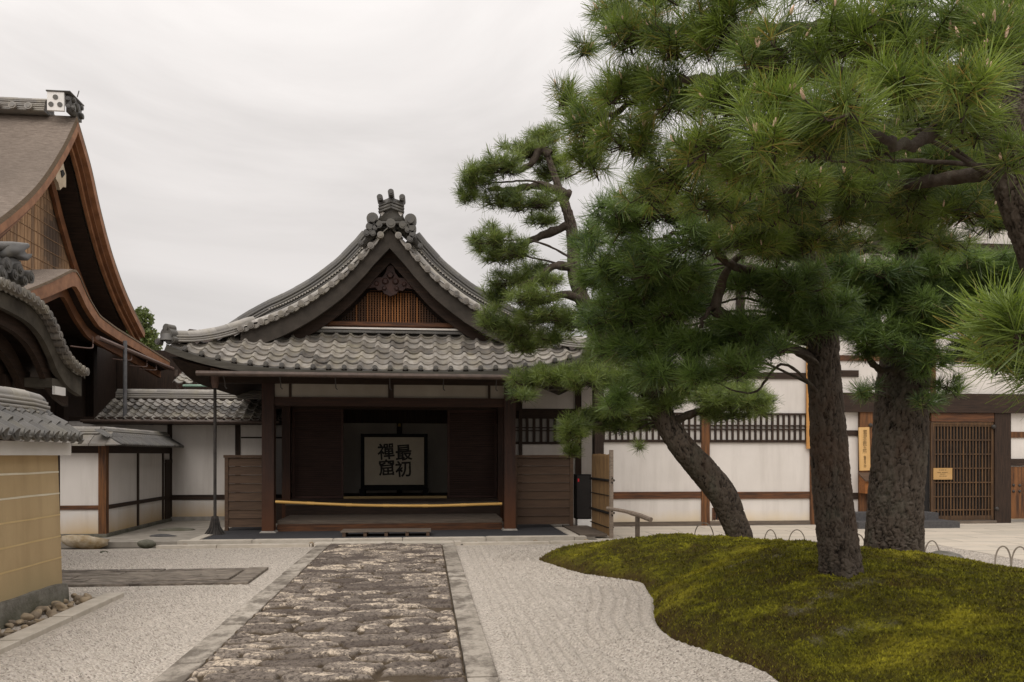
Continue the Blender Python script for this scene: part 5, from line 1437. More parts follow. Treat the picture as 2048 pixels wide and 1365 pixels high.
rb('gable_beam', 1560, 487, 2600, 512, .08, wood_dark_x, pm=1900)
for px_ in (1480, 1750, 1965): MB().box((xY(px_ - 8, YR), YR - .05, zR(px_, 712)), (xY(px_ + 8, YR), YR + .05, zR(px_, 512))).build('gable_strut', wood_dark_z, B_)
MB().box((xY(1640, YR), YR - .14, zR(1850, 826)), (xY(2500, YR), YR + .06, zR(1850, 788))).build('gate_lintel', wood_dark_x, B_)
# lattice windows
for a, b in ((1207, 1401.5), (1418.5, 1611)):
    w = MB(); x0, x1 = xY(a, YR), xY(b, YR)
    for py0, py1 in ((826, 830), (880, 885.5), (850, 852.5), (857.5, 860)): w.box((x0, YR - .045, zR(1410, py1)), (x1, YR - .004, zR(1410, py0)))
    n = round((x1 - x0) / .136)
    for k in range(n + 1):
        x = x0 + (x1 - x0) * k / n; w.box((max(x0, x - .021), YR - .052, zR(1410, 884)), (min(x1, x + .021), YR - .003, zR(1410, 827)))
    wo = w.build('lattice_window', wood_dark_z, B_)
    MB().box((x0, YR - .002, zR(1410, 884)), (x1, YR - .0005, zR(1410, 827))).build('window_paper', shoji, wo)
# floor vent
v = MB(); x0, x1 = xY(1424, YR), xY(1452, YR); z0, z1 = zR(1438, 1040), zR(1438, 1016)
v.box((x0, YR - .03, z0), (x0 + .03, YR, z1)).box((x1 - .03, YR - .03, z0), (x1, YR, z1)).box((x0 + .031, YR - .03, z1 - .03), (x1 - .031, YR, z1))
for k in range(4): xx = x0 + .06 + k * (x1 - x0 - .12) / 3; v.box((xx - .012, YR - .025, z0), (xx + .012, YR - .002, z1 - .031))
vo = v.build('floor_vent', wood_red_x, B_); MB().box((x0 + .03, YR - .0018, z0), (x1 - .03, YR - .0006, z1)).build('vent_opening', ink, vo)
# doorway: panel between posts, dark recess, lattice door
rb('rail', 1633.5, 861, 1715, 872, .030, wood_dark_x); rb('rail', 2017, 864, 2500, 876, .03, wood_orange_z, pm=2030)
rb('rail', 2017, 918, 2500, 932, .05, wood_dark_x, pm=2030)
MB().box((xY(1763, YR), YR - .012, .05), (xY(1858, YR), YR - .002, zR(1850, 827))).build('door_recess', ink, B_)
dr = MB(); x0, x1 = xY(1858, YR), xY(1983, YR); z0, z1 = zR(1920, 1040), zR(1920, 845)
dr.box((x0, YR - .07, z0), (x0 + .075, YR - .02, z1)).box((x1 - .06, YR - .07, z0), (x1, YR - .02, z1))
dr.box((x0 + .076, YR - .068, z1 - .06), (x1 - .061, YR - .022, z1)).box((x0 + .076, YR - .068, z0), (x1 - .061, YR - .022, z0 + .10))
for k in range(7): zz_ = z0 + .2 + (z1 - z0 - .3) * (k / 6 if k else .01); dr.box((x0 + .076, YR - .062, zz_), (x1 - .061, YR - .045, zz_ + .028))
for k in range(18): xx = x0 + .11 + (x1 - x0 - .22) * k / 17; dr.box((xx - .014, YR - .055, z0 + .10), (xx + .014, YR - .035, z1 - .06))
do = dr.build('lattice_door', wood_door, B_)
MB().box((x0 + .01, YR - .018, z0), (x1 - .01, YR - .006, z1)).build('door_backing', ink, do)
rb('door_header', 1858, 827, 1983, 844, .09, wood_red_x, pm=1920)
MB().box((xY(1846, YR), YR - .16, .02), (xY(1984, YR), YR + .05, zR(1920, 1041))).build('door_sill', wood_grey, B_)
m = MB()
for px_, py_ in ((1741, 851), (1987, 854), (1993, 1018)):
    q = pY(px_, py_, YR - .10); m.blob(q, (.05, .05, .05), 3, 0)
m.build('stud', iron, B_)
q = pY(1866, 803, YR - .14); MB().box(q - (.10, .02, .03), q + (.10, .0, .03)).build('lamp_cover', white_paint, B_)
sd = MB().box((xY(2017, YR), YR - .03, .12), (xY(2500, YR), YR - .004, zR(2030, 934))).build('side_door', wood_orange_z, B_)
m = MB()
for a in range(3):
    for b in range(2): q = pY(2027 + a * 12, 971 + b * 12, YR - .03); m.blob(q, (.035, .03, .035), 4, 0)
m.build('door_stud', iron, sd)
# right gable roof edge (hidden by the pines)
m = MB(); A = np.array([(xL - .5, YR - .2, gz0 - .22), (14.5, YR - .2, 12.08)])
m.bar(A[0], A[1], 1.9, .26, (0, 0, 1)); m.build('gable_roof_edge', tile_dark, B_)
# signs
def board(name, label, px0, py0, px1, py1, y, th, mat, tilt=0):
    x0, x1 = xY(px0, y), xY(px1, y); pm = (px0 + px1) / 2; z0, z1 = zY(pm, py1, y), zY(pm, py0, y)
    t = thing(name, label, 'sign', ((x0 + x1) / 2, y, z0))
    o = MB().box((x0, y - th, z0), (x1, y, z1)).build('board', mat, t)
    return t, (x0 + x1) / 2, y - th - .002, z0, z1
t, xc, yf, z0, z1 = board('name_board', 'pale wooden name board with a column of small characters on the doorpost', 1718.5, 855, 1739.5, 941.5, YR - .101, .03, wood_pale, 2)
t.rotation_euler = (0, R(-1.6), 0)
H_ = z1 - z0
for i, ch in enumerate('霊源会教五所'):
    text_mesh('character', ch, .105, (xc + (.02 - .04 * i / 10), yf, z1 - H_ * (.115 + .09 * i)), ink_soft, t)
for i, ch in enumerate('臨黄会之印'):
    text_mesh('character', ch, .062, (xc + .0, yf, z1 - H_ * (.69 + .055 * i)), ink_soft, t)
t, xc, yf, z0, z1 = board('door_notice', 'small square wooden notice hung on the lattice door', 1866, 936.5, 1903.5, 959.5, YR - .075, .02, wood_notice)
for i, (w, hh_) in enumerate(((.17, .010), (.11, .010), (.13, .008), (.0, 0))):
    pass
m = MB()
hN = z1 - z0
for fz, segs in ((.83, ((-.10, -.06), (-.05, .03), (.045, .08))), (.62, ((-.14, -.05), (-.03, .10), (.105, .12))), (.47, ((-.07, -.02), (-.01, .03), (.04, .06))), (.30, ((-.09, -.03), (-.015, .04), (.05, .09)))):
    for a, b in segs: m.box((xc + a, yf + .001, z0 + hN * fz - .009), (xc + b, yf + .0018, z0 + hN * fz + .009))
m.build('written_lines', ink_soft, t)
t, xc, yf, z0, z1 = board('long_sign_board', 'tall narrow orange board with white characters, half hidden by the slim pine trunk', 1612, 706, 1640, 898, YR - .055, .03, pbr('orange_sign_board', (.42, .20, .06), (.52, .27, .085), 4, WZ, .6, .1))
for i, fz in enumerate((.20, .36, .47, .60, .74, .86)):
    text_mesh('character', '特別拝観受付'[i], .20, (xc + .0, yf, z1 - (z1 - z0) * fz), white_paint, t)
# offering box under the name board
x0, x1 = xY(1718, YR - .1), xY(1752, YR - .1); z0, z1 = zR(1730, 986), zR(1730, 948)
OB = thing('post_box', 'small orange wooden box with a sloping lid fixed below the pale name board', 'box', ((x0 + x1) / 2, YR - .1, z0))
MB().add([(x0, YR - .36, z0), (x1, YR - .36, z0), (x1, YR - .103, z0), (x0, YR - .103, z0), (x0, YR - .36, z1 - .14), (x1, YR - .36, z1 - .14), (x1, YR - .103, z1), (x0, YR - .103, z1)], [(0, 3, 2, 1), (0, 1, 5, 4), (1, 2, 6, 5), (2, 3, 7, 6), (3, 0, 4, 7), (4, 5, 6, 7)]).build('casing', wood_box, OB)
MB().add([(x0 - .03, YR - .42, z1 - .165), (x1 + .03, YR - .42, z1 - .165), (x1 + .03, YR - .103, z1 + .005), (x0 - .03, YR - .103, z1 + .005), (x0 - .03, YR - .42, z1 - .135), (x1 + .03, YR - .42, z1 - .135), (x1 + .03, YR - .103, z1 + .035), (x0 - .03, YR - .103, z1 + .035)],
         [(0, 3, 2, 1), (0, 1, 5, 4), (1, 2, 6, 5), (2, 3, 7, 6), (3, 0, 4, 7), (4, 5, 6, 7)]).build('lid', wood_fence, OB)
MB().box((x0 + .1, YR - .364, z1 - .22), (x0 + .22, YR - .3602, z1 - .205)).build('slot', ink, OB)
# steps to the doorway
St = MB().box((xY(1700, 16.6), 16.25, .02), (xY(1899, 16.6), 17.28, .16)).box((xY(1700, 17.0), 16.75, .161), (xY(1863, 17.0), 17.285, .32))
tag(St.build('stone_steps', stone_dark, None, origin=(9, 16.7, .02)), 'two dark stone steps before the lattice door, behind the thick pine trunk', 'steps')
# ================================================================== PINES
def trunk_mesh(name, path, rad, root, nseg=72, step=.022, plate=(.085, .15), depth=.10, mat=None, flare=0.0):
    path = np.asarray(path, float); L = np.sum(np.linalg.norm(np.diff(path, axis=0), axis=1)); n = max(8, int(L / step))
    P = smooth_path(path, n); r = smooth_path(np.stack([rad, rad], -1), n)[:, 0]
    T = np.gradient(P, axis=0); T /= np.linalg.norm(T, axis=1)[:, None]
    A = np.cross(T, (0, 1., .2)); A /= np.linalg.norm(A, axis=1)[:, None]; B = np.cross(T, A)
    an = np.arange(nseg) / nseg * 2 * np.pi
    hh = np.concatenate([[0], np.cumsum(np.linalg.norm(np.diff(P, axis=0), axis=1))])
    AN, HH = np.meshgrid(an, hh); rm = float(np.mean(r))
    U = AN * rm; W = 2 * np.pi * rm
    g = np.random.default_rng(int(L * 1000) % 9999)
    npt = int(max(20, W * L / (plate[0] * plate[1])))
    px_ = g.random(npt) * W; ph = g.random(npt) * L
    Ud = U + plate[0] * 1.1 * (fbm(U * .9 / plate[0], HH * .7 / plate[0], 4, 71) - .45) * 2; Hd = HH + plate[1] * .8 * (fbm(U * .8 / plate[0], HH * .8 / plate[0], 3, 73) - .45) * 2
    f1 = np.full(U.shape, 1e9); f2 = f1.copy()
    ky = plate[0] / plate[1]
    for a, b in zip(px_, ph):
        rows = np.where(np.abs(hh - b) < plate[1] * 2.4)[0]
        if not len(rows): continue
        sl = slice(rows[0], rows[-1] + 1)
        du = np.abs(Ud[sl] - a); du = np.minimum(du, W - du); d = np.hypot(du, (Hd[sl] - b) * ky)
        X, Y_ = f1[sl], f2[sl]; m = d < X; f2[sl] = np.where(m, X, np.minimum(Y_, d)); f1[sl] = np.where(m, d, X)
    gap = np.clip((f2 - f1) / (plate[0] * .33), 0, 1)
    pl = np.clip(gap ** .6 * (.35 + 1.2 * fbm(U * 1.6 / plate[0], HH * .8 / plate[0], 4, 75)), 0, 1.1)
    lump = (fbm(np.cos(AN) * 1.2 + 5, HH * 1.6 + np.sin(AN) * 1.2, 3, 77) - .45)
    rr = r[:, None] * (1 + .16 * lump) + 1.25 * depth * rm * (pl - .75)
    if flare: rr *= 1 + flare * np.exp(-HH / .16) * (1 + .5 * np.cos(AN * 3 + 1))
    V = P[:, None] + (A[:, None] * np.cos(AN)[..., None] + B[:, None] * np.sin(AN)[..., None]) * rr[..., None]
    return np_mesh(name, V.reshape(-1, 3), grid_quads(n, nseg, True), None, mat or bark_m, root=root, smooth=True, attrs={'plate': np.clip(pl, 0, 1).ravel()})

def limb(name, path, r0, r1, root, rough=.02, seg=9):
    path = np.asarray(path, float); L = np.sum(np.linalg.norm(np.diff(path, axis=0), axis=1)); n = max(6, int(L / .05))
    P = smooth_path(path, n); P = P + rng.normal(0, rough * .35, P.shape) * np.linspace(0, 1, n)[:, None]
    rad = np.linspace(r0, r1, n) * (1 + rng.normal(0, .07, n))
    T = np.gradient(P, axis=0); T /= np.linalg.norm(T, axis=1)[:, None]
    A = np.cross(T, (0.1, .3, 1.)); A /= np.linalg.norm(A, axis=1)[:, None]; B = np.cross(T, A); an = np.arange(seg) / seg * 2 * np.pi
    rr = rad[:, None] * (1 + rng.normal(0, .09, (n, seg)))
    V = P[:, None] + (A[:, None] * np.cos(an)[None, :, None] + B[:, None] * np.sin(an)[None, :, None]) * rr[..., None]
    np_mesh(name, V.reshape(-1, 3), grid_quads(n, seg, True), None, bark_m, root=root, smooth=True, attrs={'plate': np.full(n * seg, .45)})
    return P

def crown(name, pads, root, mats, L=.13, nneed=70, wid=.003, k=3.2, seg=1, buds=.0, upness=.7, tb=.5, limbs=None, droop=.10, flat=.55, old=.16):
    g = rng
    Pc, Ax, Tt, Cn = [], [], [], []
    for pad in pads:
        px_, py_, rx, ry, d = pad[:5]; kk = pad[5] if len(pad) > 5 else 1.0; tbo = pad[6] if len(pad) > 6 else 0.0
        c = pD(px_, py_, d); Rx, Ry = rx * d / FPX, ry * d / FPX
        tpx = L * FPX / d
        n = max(4, int(k * kk * (rx + tpx * .3) * (ry + tpx * .3) / (tpx * tpx) * 4))
        v = g.normal(size=(n, 3)); v /= np.linalg.norm(v, axis=1)[:, None]
        rr = g.random(n) ** .45
        off = v * rr[:, None]
        dn = off[:, 2] < 0; off[dn, 2] *= flat
        p = c + off * np.array((Rx, Rx * .85, Ry))
        a = off * np.array((.9, .9, .6)) + np.array((0, 0, upness)) + g.normal(0, .30, (n, 3)); a /= np.linalg.norm(a, axis=1)[:, None]
        Pc.append(p); Ax.append(a); Tt.append(np.clip(tb + tbo + g.normal(0, .19, n), .03, .82)); Cn.append(np.broadcast_to(c - (0, 0, Ry * .35), (n, 3)))
    P, A, T0, C = np.concatenate(Pc), np.concatenate(Ax), np.concatenate(Tt), np.concatenate(Cn)
    n = len(P); K = nneed
    ref = np.where(np.abs(A[:, 2:]) < .9, np.array((0, 0, 1.)), np.array((1., 0, 0))); B1 = np.cross(A, ref); B1 /= np.linalg.norm(B1, axis=1)[:, None]; B2 = np.cross(A, B1)
    ph = g.uniform(0, 2 * np.pi, (n, K)); s = g.uniform(-1, 0, (n, K)); 
    th = np.radians(18 + 55 * g.random((n, K)) ** .8 + 22 * (-s))
    D = np.cos(th)[..., None] * A[:, None] + np.sin(th)[..., None] * (np.cos(ph)[..., None] * B1[:, None] + np.sin(ph)[..., None] * B2[:, None])
    D[..., 2] -= droop * (-s); D /= np.linalg.norm(D, axis=2)[..., None]
    szt = np.clip(g.normal(1, .14, n), .65, 1.35)
    base = P[:, None] + A[:, None] * (s * L * .62 * szt[:, None])[..., None]
    ln = L * g.uniform(.78, 1.08, (n, K)) * szt[:, None]
    side = np.cross(D, g.normal(size=(n, K, 3))); side /= np.linalg.norm(side, axis=2)[..., None]
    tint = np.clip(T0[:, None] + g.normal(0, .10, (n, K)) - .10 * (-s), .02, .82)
    oldm = (g.random((n, K)) < old * 2 * (-s)) & (s < -.5) ; oldm &= (g.random(n) < .45)[:, None]
    tint = np.where(oldm, g.uniform(.85, 1, (n, K)), tint)
    w = wid * g.uniform(.8, 1.2, (n, K)) / 2
    B0 = base - side * w[..., None]; B1_ = base + side * w[..., None]
    tip = base + D * ln[..., None]; tip[..., 2] -= droop * .25 * ln
    if seg == 2:
        mid = base + D * (ln * .55)[..., None]
        V = np.stack([B0, B1_, mid - side * w[..., None] * 1.0, mid + side * w[..., None] * 1.0, tip - side * w[..., None] * .45, tip + side * w[..., None] * .45], 2).reshape(-1, 3)
        i = np.arange(n * K)[:, None] * 6; Q = np.concatenate([i + np.array([0, 1, 3, 2]), i + np.array([2, 3, 5, 4])], 1).reshape(-1, 4); tt = np.repeat(tint.ravel(), 2)
    else:
        V = np.stack([B0, B1_, tip - side * w[..., None] * .5, tip + side * w[..., None] * .5], 2).reshape(-1, 3)
        Q = (np.arange(n * K)[:, None] * 4 + np.array([0, 1, 3, 2])); tt = tint.ravel()
    mi = np.zeros(len(Q), int)
    # twigs: from each tuft back toward its pad's middle
    q0 = P + A * (.0); q1 = P - A * (L * .75)[..., None] if np.ndim(L) else P - A * (L * .75)
    q2 = q1 + (C - q1) * g.uniform(.45, .95, (n, 1)) + g.normal(0, .02, (n, 3))
    tw = []
    for (a, b, ra, rb) in ((q0, q1, .0022, .0038), (q1, q2, .0038, .0065)):
        ra, rb = ra * L / .13, rb * L / .13
        dd = b - a; dd /= np.linalg.norm(dd, axis=1)[:, None] + 1e-9
        u = np.cross(dd, (.3, .5, .8)); u /= np.linalg.norm(u, axis=1)[:, None] + 1e-9; v = np.cross(dd, u)
        ring = [u, -.5 * u + .87 * v, -.5 * u - .87 * v]
        tw.append(np.stack([a + r_ * ra for r_ in ring] + [b + r_ * rb for r_ in ring], 1))
    TV = np.concatenate(tw).reshape(-1, 3); j = np.arange(len(tw[0]) * 2)[:, None] * 6 + len(V)
    TQ = np.concatenate([j + np.array([0, 1, 4, 3]), j + np.array([1, 2, 5, 4]), j + np.array([2, 0, 3, 5])], 1).reshape(-1, 4)
    V = np.concatenate([V, TV]); Q = np.concatenate([Q, TQ]); tt = np.concatenate([tt, np.full(len(TQ), .5)]); mi = np.concatenate([mi, np.ones(len(TQ), int)])
    if buds:
        sel = np.where(g.random(n) < buds)[0]; BV, BQ = [], []
        o = len(V)
        for q in sel:
            for _ in range(1 + int(g.random() < .4)):
                up = A[q] * .5 + np.array((0, 0, .75)) + g.normal(0, .15, 3); up /= np.linalg.norm(up)
                u = np.cross(up, (1, .2, 0)); u /= np.linalg.norm(u); v = np.cross(up, u); h = g.uniform(.025, .055); r_ = .0062
                b = P[q] + g.normal(0, .004, 3)
                pr = [(0, .6), (.3, 1.05), (.62, .95), (.9, .5), (1, .12)]
                base_i = o + len(BV)
                for zz_, rr in pr:
                    for a in range(5): BV.append(b + up * zz_ * h + (u * math.cos(a * 1.2566) + v * math.sin(a * 1.2566)) * r_ * rr)
                for lv_ in range(4):
                    for a in range(5): BQ.append((base_i + lv_ * 5 + a, base_i + lv_ * 5 + (a + 1) % 5, base_i + lv_ * 5 + 5 + (a + 1) % 5, base_i + lv_ * 5 + 5 + a))
        if BV:
            V = np.concatenate([V, BV]); Q = np.concatenate([Q, BQ]); tt = np.concatenate([tt, np.full(len(BQ), .5)]); mi = np.concatenate([mi, np.full(len(BQ), 2)])
    return np_mesh(name, V, Q, tt, mats, root=root, mi=mi)

def spread_limbs(root, pads, trunk, r=.03, frac=1.0, reach=4.0):
    # one limb from the trunk out to the middle of each larger pad
    tr = smooth_path(trunk, 60)
    for pad in pads:
        if pad[2] * pad[4] / FPX < .18 or rng.random() > frac: continue
        c = pD(pad[0], pad[1] + pad[3] * .3, pad[4])
        dz = tr[:, 2] - (c[2] - .12 * np.hypot(tr[:, 0] - c[0], tr[:, 1] - c[1])); j = int(np.argmin(np.abs(dz) + .15 * np.linalg.norm(tr - c, axis=1)))
        a = tr[j]; d = c - a; L = np.linalg.norm(d)
        if L > reach: continue
        m1 = a + d * .35 + np.array((0, 0, .10 * L)) + rng.normal(0, .05 * L, 3); m2 = a + d * .7 + np.array((0, 0, .06 * L)) + rng.normal(0, .06 * L, 3)
        limb('branch', [a, m1, m2, c], r * (.6 + .25 * L), r * .28, root)

# ---- leaning pine in front of the entrance roof
TA = [(1478, 1072, 12.5), (1462, 1030, 12.5), (1444, 988, 12.5), (1405, 940, 12.5), (1368, 898, 12.4), (1335, 850, 12.4), (1300, 780, 12.3), (1245, 715, 12.2), (1185, 640, 12.2), (1152, 560, 12.1), (1146, 480, 12.1), (1135, 425, 12.1), (1115, 370, 12.1), (1095, 310, 12.1)]
tA = [pD(*p) for p in TA]; rA = [d * w * .90 / FPX for (_, _, d), w in zip(TA, (29, 29, 31, 30, 27, 25, 23, 20, 17, 15, 13, 11, 8, 6))]
PA = thing('pine_tree', 'leaning black pine with layered pads of needles, its trunk slanting left before the white hall', 'pine tree', tA[0] - (0, 0, .1), 'pines on the moss mound')
trunk_mesh('trunk', [tA[0] - (0.0, 0, .15)] + tA, [rA[0]] + rA, PA, 72, .02, (.040, .15), .10)
D_ = 12.2
padsA = [(1060, 300, 62, 30), (1008, 332, 58, 28), (955, 352, 40, 34), (938, 388, 26, 28), (1000, 396, 52, 22), (1062, 402, 72, 26), (1108, 340, 48, 38), (1090, 270, 40, 26),
         (985, 476, 48, 30), (1030, 500, 42, 24), (962, 492, 22, 16), (1082, 440, 34, 18), (1000, 512, 40, 18),
         (1032, 556, 60, 26), (1072, 540, 32, 20), (1000, 588, 40, 28), (1062, 592, 66, 22), (1098, 560, 34, 20),
         (985, 640, 36, 34), (1030, 655, 56, 38), (1088, 628, 58, 30), (1050, 690, 52, 20), (1145, 640, 52, 36), (1110, 672, 40, 24),
         (1052, 756, 46, 28), (1108, 750, 56, 28), (1168, 758, 58, 34), (1046, 788, 30, 14), (1210, 752, 50, 40),
         (1150, 862, 42, 38), (1196, 836, 48, 32), (1140, 898, 20, 16), (1238, 820, 50, 28), (1278, 812, 56, 28), (1340, 800, 58, 26), (1430, 796, 66, 34), (1498, 798, 56, 34), (1452, 826, 60, 24), (1520, 812, 36, 28), (1400, 780, 50, 26), (1475, 775, 50, 22), (1300, 846, 40, 18), (1240, 850, 46, 20),
         (1230, 712, 70, 44), (1290, 752, 70, 42), (1375, 770, 60, 30)]
padsA = [p + (D_ + rng.uniform(-.5, .5),) for p in padsA] + [(1278, 893, 16, 6, 12.0, .5)]
crown('crown', padsA, PA, [needle_far, twig_m], L=.155, nneed=46, wid=.0060, k=2.7, tb=.50, upness=.75, flat=.5)
spread_limbs(PA, padsA[::2], tA, .022, .7)
for pts_ in ([(1142, 448, 12.1), (1090, 470, 12.2), (1040, 490, 12.2), (985, 510, 12.3)], [(1140, 392, 12.1), (1085, 372, 12.0), (1030, 378, 12.1), (975, 380, 12.2)], [(1150, 536, 12.1), (1110, 532, 12.0), (1075, 556, 12.0), (1035, 575, 12.1)], [(1165, 600, 12.1), (1125, 590, 12.0), (1085, 605, 12.1), (1050, 620, 12.1)], [(1335, 850, 12.4), (1385, 828, 12.3), (1440, 815, 12.2), (1500, 812, 12.1)], [(1310, 800, 12.3), (1250, 830, 12.2), (1190, 850, 12.2), (1150, 870, 12.2)], [(1100, 310, 12.1), (1080, 300, 12.1), (1060, 330, 12.1), (1030, 345, 12.1)]):
    limb('branch', [pD(*p) for p in pts_], .075, .028, PA, .03)

# ---- slim pine
TB = [(1682, 1160, 7.86), (1679, 1120, 7.86), (1672, 1060, 7.86), (1662, 960, 7.86), (1655, 850, 7.86), (1649, 740, 7.86), (1646, 650, 7.86), (1636, 560, 7.8), (1598, 450, 7.6), (1560, 370, 7.5), (1530, 300, 7.4)]
tB = [pD(*p) for p in TB]; rB = [d * w / FPX for (_, _, d), w in zip(TB, (43, 40, 38, 36, 33, 30, 28, 24, 18, 13, 8))]
PB = thing('pine_tree', 'slim upright pine with a straight dark trunk on the front lobe of the moss', 'pine tree', tB[0], 'pines on the moss mound')
trunk_mesh('trunk', [tB[0] - (0, 0, .25)] + tB, [rB[0] * 1.05] + rB, PB, 140, .011, (.030, .11), .10, flare=.24)
padsB = [(1250, 430, 80, 50, 7.2), (1330, 410, 88, 46, 7.0), (1235, 520, 80, 52, 7.6), (1320, 520, 88, 52, 7.2), (1425, 470, 88, 50, 6.9), (1250, 620, 80, 48, 7.9), (1335, 610, 70, 46, 7.6), (1290, 692, 84, 40, 7.8), (1392, 690, 70, 38, 7.5),
         (1500, 560, 60, 34, 7.5), (1545, 480, 88, 44, 7.0), (1600, 560, 84, 40, 7.4), (1655, 600, 64, 30, 7.7), (1560, 640, 60, 34, 7.6), (1490, 660, 62, 44, 7.4), (1470, 730, 70, 26, 7.2), (1400, 740, 50, 30, 7.3), (1520, 700, 50, 22, 7.4, .5), (1195, 640, 50, 40, 8.2), (1190, 560, 40, 40, 8.2),
         (1235, 790, 44, 36, 7.9, .8), (1330, 745, 70, 30, 7.6), (1440, 545, 46, 22, 8.0), (1280, 570, 70, 36, 7.6), (1370, 560, 60, 34, 7.4), (1230, 690, 60, 34, 8.0), (1340, 670, 70, 34, 7.7), (1560, 590, 70, 30, 7.6), (1460, 690, 60, 30, 7.5), (1640, 650, 60, 26, 7.6), (1395, 600, 40, 40, 8.2), (1452, 650, 44, 20, 8.1), (1500, 400, 80, 40, 6.6), (1600, 430, 80, 34, 6.8), (1180, 480, 40, 40, 8.0), (1560, 690, 50, 20, 7.0, .35)]
crown('crown', padsB, PB, [needle_mid, twig_m], L=.165, nneed=64, wid=.0050, k=3.0, seg=1, tb=.47, upness=.6, flat=.7)
spread_limbs(PB, padsB, tB, .018, .55, 2.3)
for pts_ in ([(1640, 600, 7.8), (1560, 560, 7.6), (1460, 530, 7.3), (1400, 470, 7.0), (1330, 470, 7.0)], [(1430, 620, 7.4), (1445, 560, 7.4), (1470, 520, 7.3), (1510, 500, 7.2)], [(1430, 620, 7.4), (1455, 640, 7.4), (1480, 650, 7.4)], [(1646, 690, 7.86), (1570, 640, 7.7), (1480, 640, 7.5), (1425, 615, 7.4), (1400, 655, 7.4)],
              [(1650, 740, 7.86), (1590, 700, 7.7), (1530, 690, 7.4), (1470, 720, 7.2)]):
    limb('branch', [pD(*p) for p in pts_], .055, .016, PB, .035)

# ---- thick pine
TC = [(1786, 1105, 9.8), (1787, 1060, 9.8), (1791, 990, 9.8), (1798, 900, 9.8), (1804, 800, 9.8), (1812, 720, 9.8), (1824, 620, 9.8), (1832, 540, 9.8), (1815, 480, 9.7), (1770, 430, 9.6), (1720, 380, 9.4)]
tC = [pD(*p) for p in TC]; rC = [d * w * .93 / FPX for (_, _, d), w in zip(TC, (60, 57, 54, 53, 52, 50, 46, 40, 30, 22, 12))]
PC = thing('pine_tree', 'thick pine with deeply cracked bark standing before the lattice door', 'pine tree', tC[0], 'pines on the moss mound')
trunk_mesh('trunk', [tC[0] - (0, 0, .25)] + tC, [rC[0] * 1.04] + rC, PC, 160, .013, (.048, .19), .085, flare=.2)
padsC = [(1750, 600, 76, 36, 9.4), (1850, 566, 80, 42, 9.2), (1905, 620, 64, 36, 9.3), (1955, 556, 70, 40, 9.2), (2020, 560, 60, 44, 9.0), (1840, 650, 60, 30, 9.1), (1700, 640, 60, 26, 9.3), (1700, 560, 60, 34, 9.2), (1770, 540, 80, 28, 9.0), (1850, 720, 46, 36, 9.1, .8), (1740, 700, 46, 26, 9.4, .45), (1735, 780, 40, 16, 9.2, .5), (1890, 770, 40, 30, 9.3, .4), (1945, 700, 40, 26, 9.4, .4), (2010, 650, 60, 36, 9.3), (1600, 590, 60, 36, 9.3), (1600, 660, 50, 30, 9.4, .7), (1650, 520, 70, 26, 9.2), (1900, 530, 80, 26, 9.0), (2000, 530, 70, 30, 9.0), (1780, 580, 90, 40, 9.5), (1930, 590, 90, 40, 9.4), (1680, 600, 70, 40, 9.6), (2030, 620, 60, 50, 9.4), (1850, 610, 80, 40, 9.0), (1830, 480, 70, 26, 9.0), (1740, 660, 70, 34, 9.2, .8), (1960, 700, 70, 30, 9.4, .6), (2030, 700, 50, 40, 9.2, .7), (1800, 690, 60, 30, 9.0, .6), (1960, 640, 70, 34, 9.2), (1850, 800, 36, 24, 9.1, .35)]
crown('crown', padsC, PC, [needle_mid, twig_m], L=.165, nneed=64, wid=.0056, k=3.0, tb=.38, upness=.5, flat=.8)
spread_limbs(PC, padsC, tC, .020, .55)
limb('branch', [tC[7], pD(1900, 500, 9.5), pD(1990, 520, 9.3), pD(2080, 500, 9.2)], .13, .05, PC); limb('branch', [tC[8], pD(1770, 470, 9.5), pD(1720, 500, 9.3), pD(1650, 520, 9.2)], .11, .04, PC)
limb('branch', [tC[5], pD(1760, 740, 9.5), pD(1720, 690, 9.4), pD(1690, 650, 9.3)], .05, .015, PC)

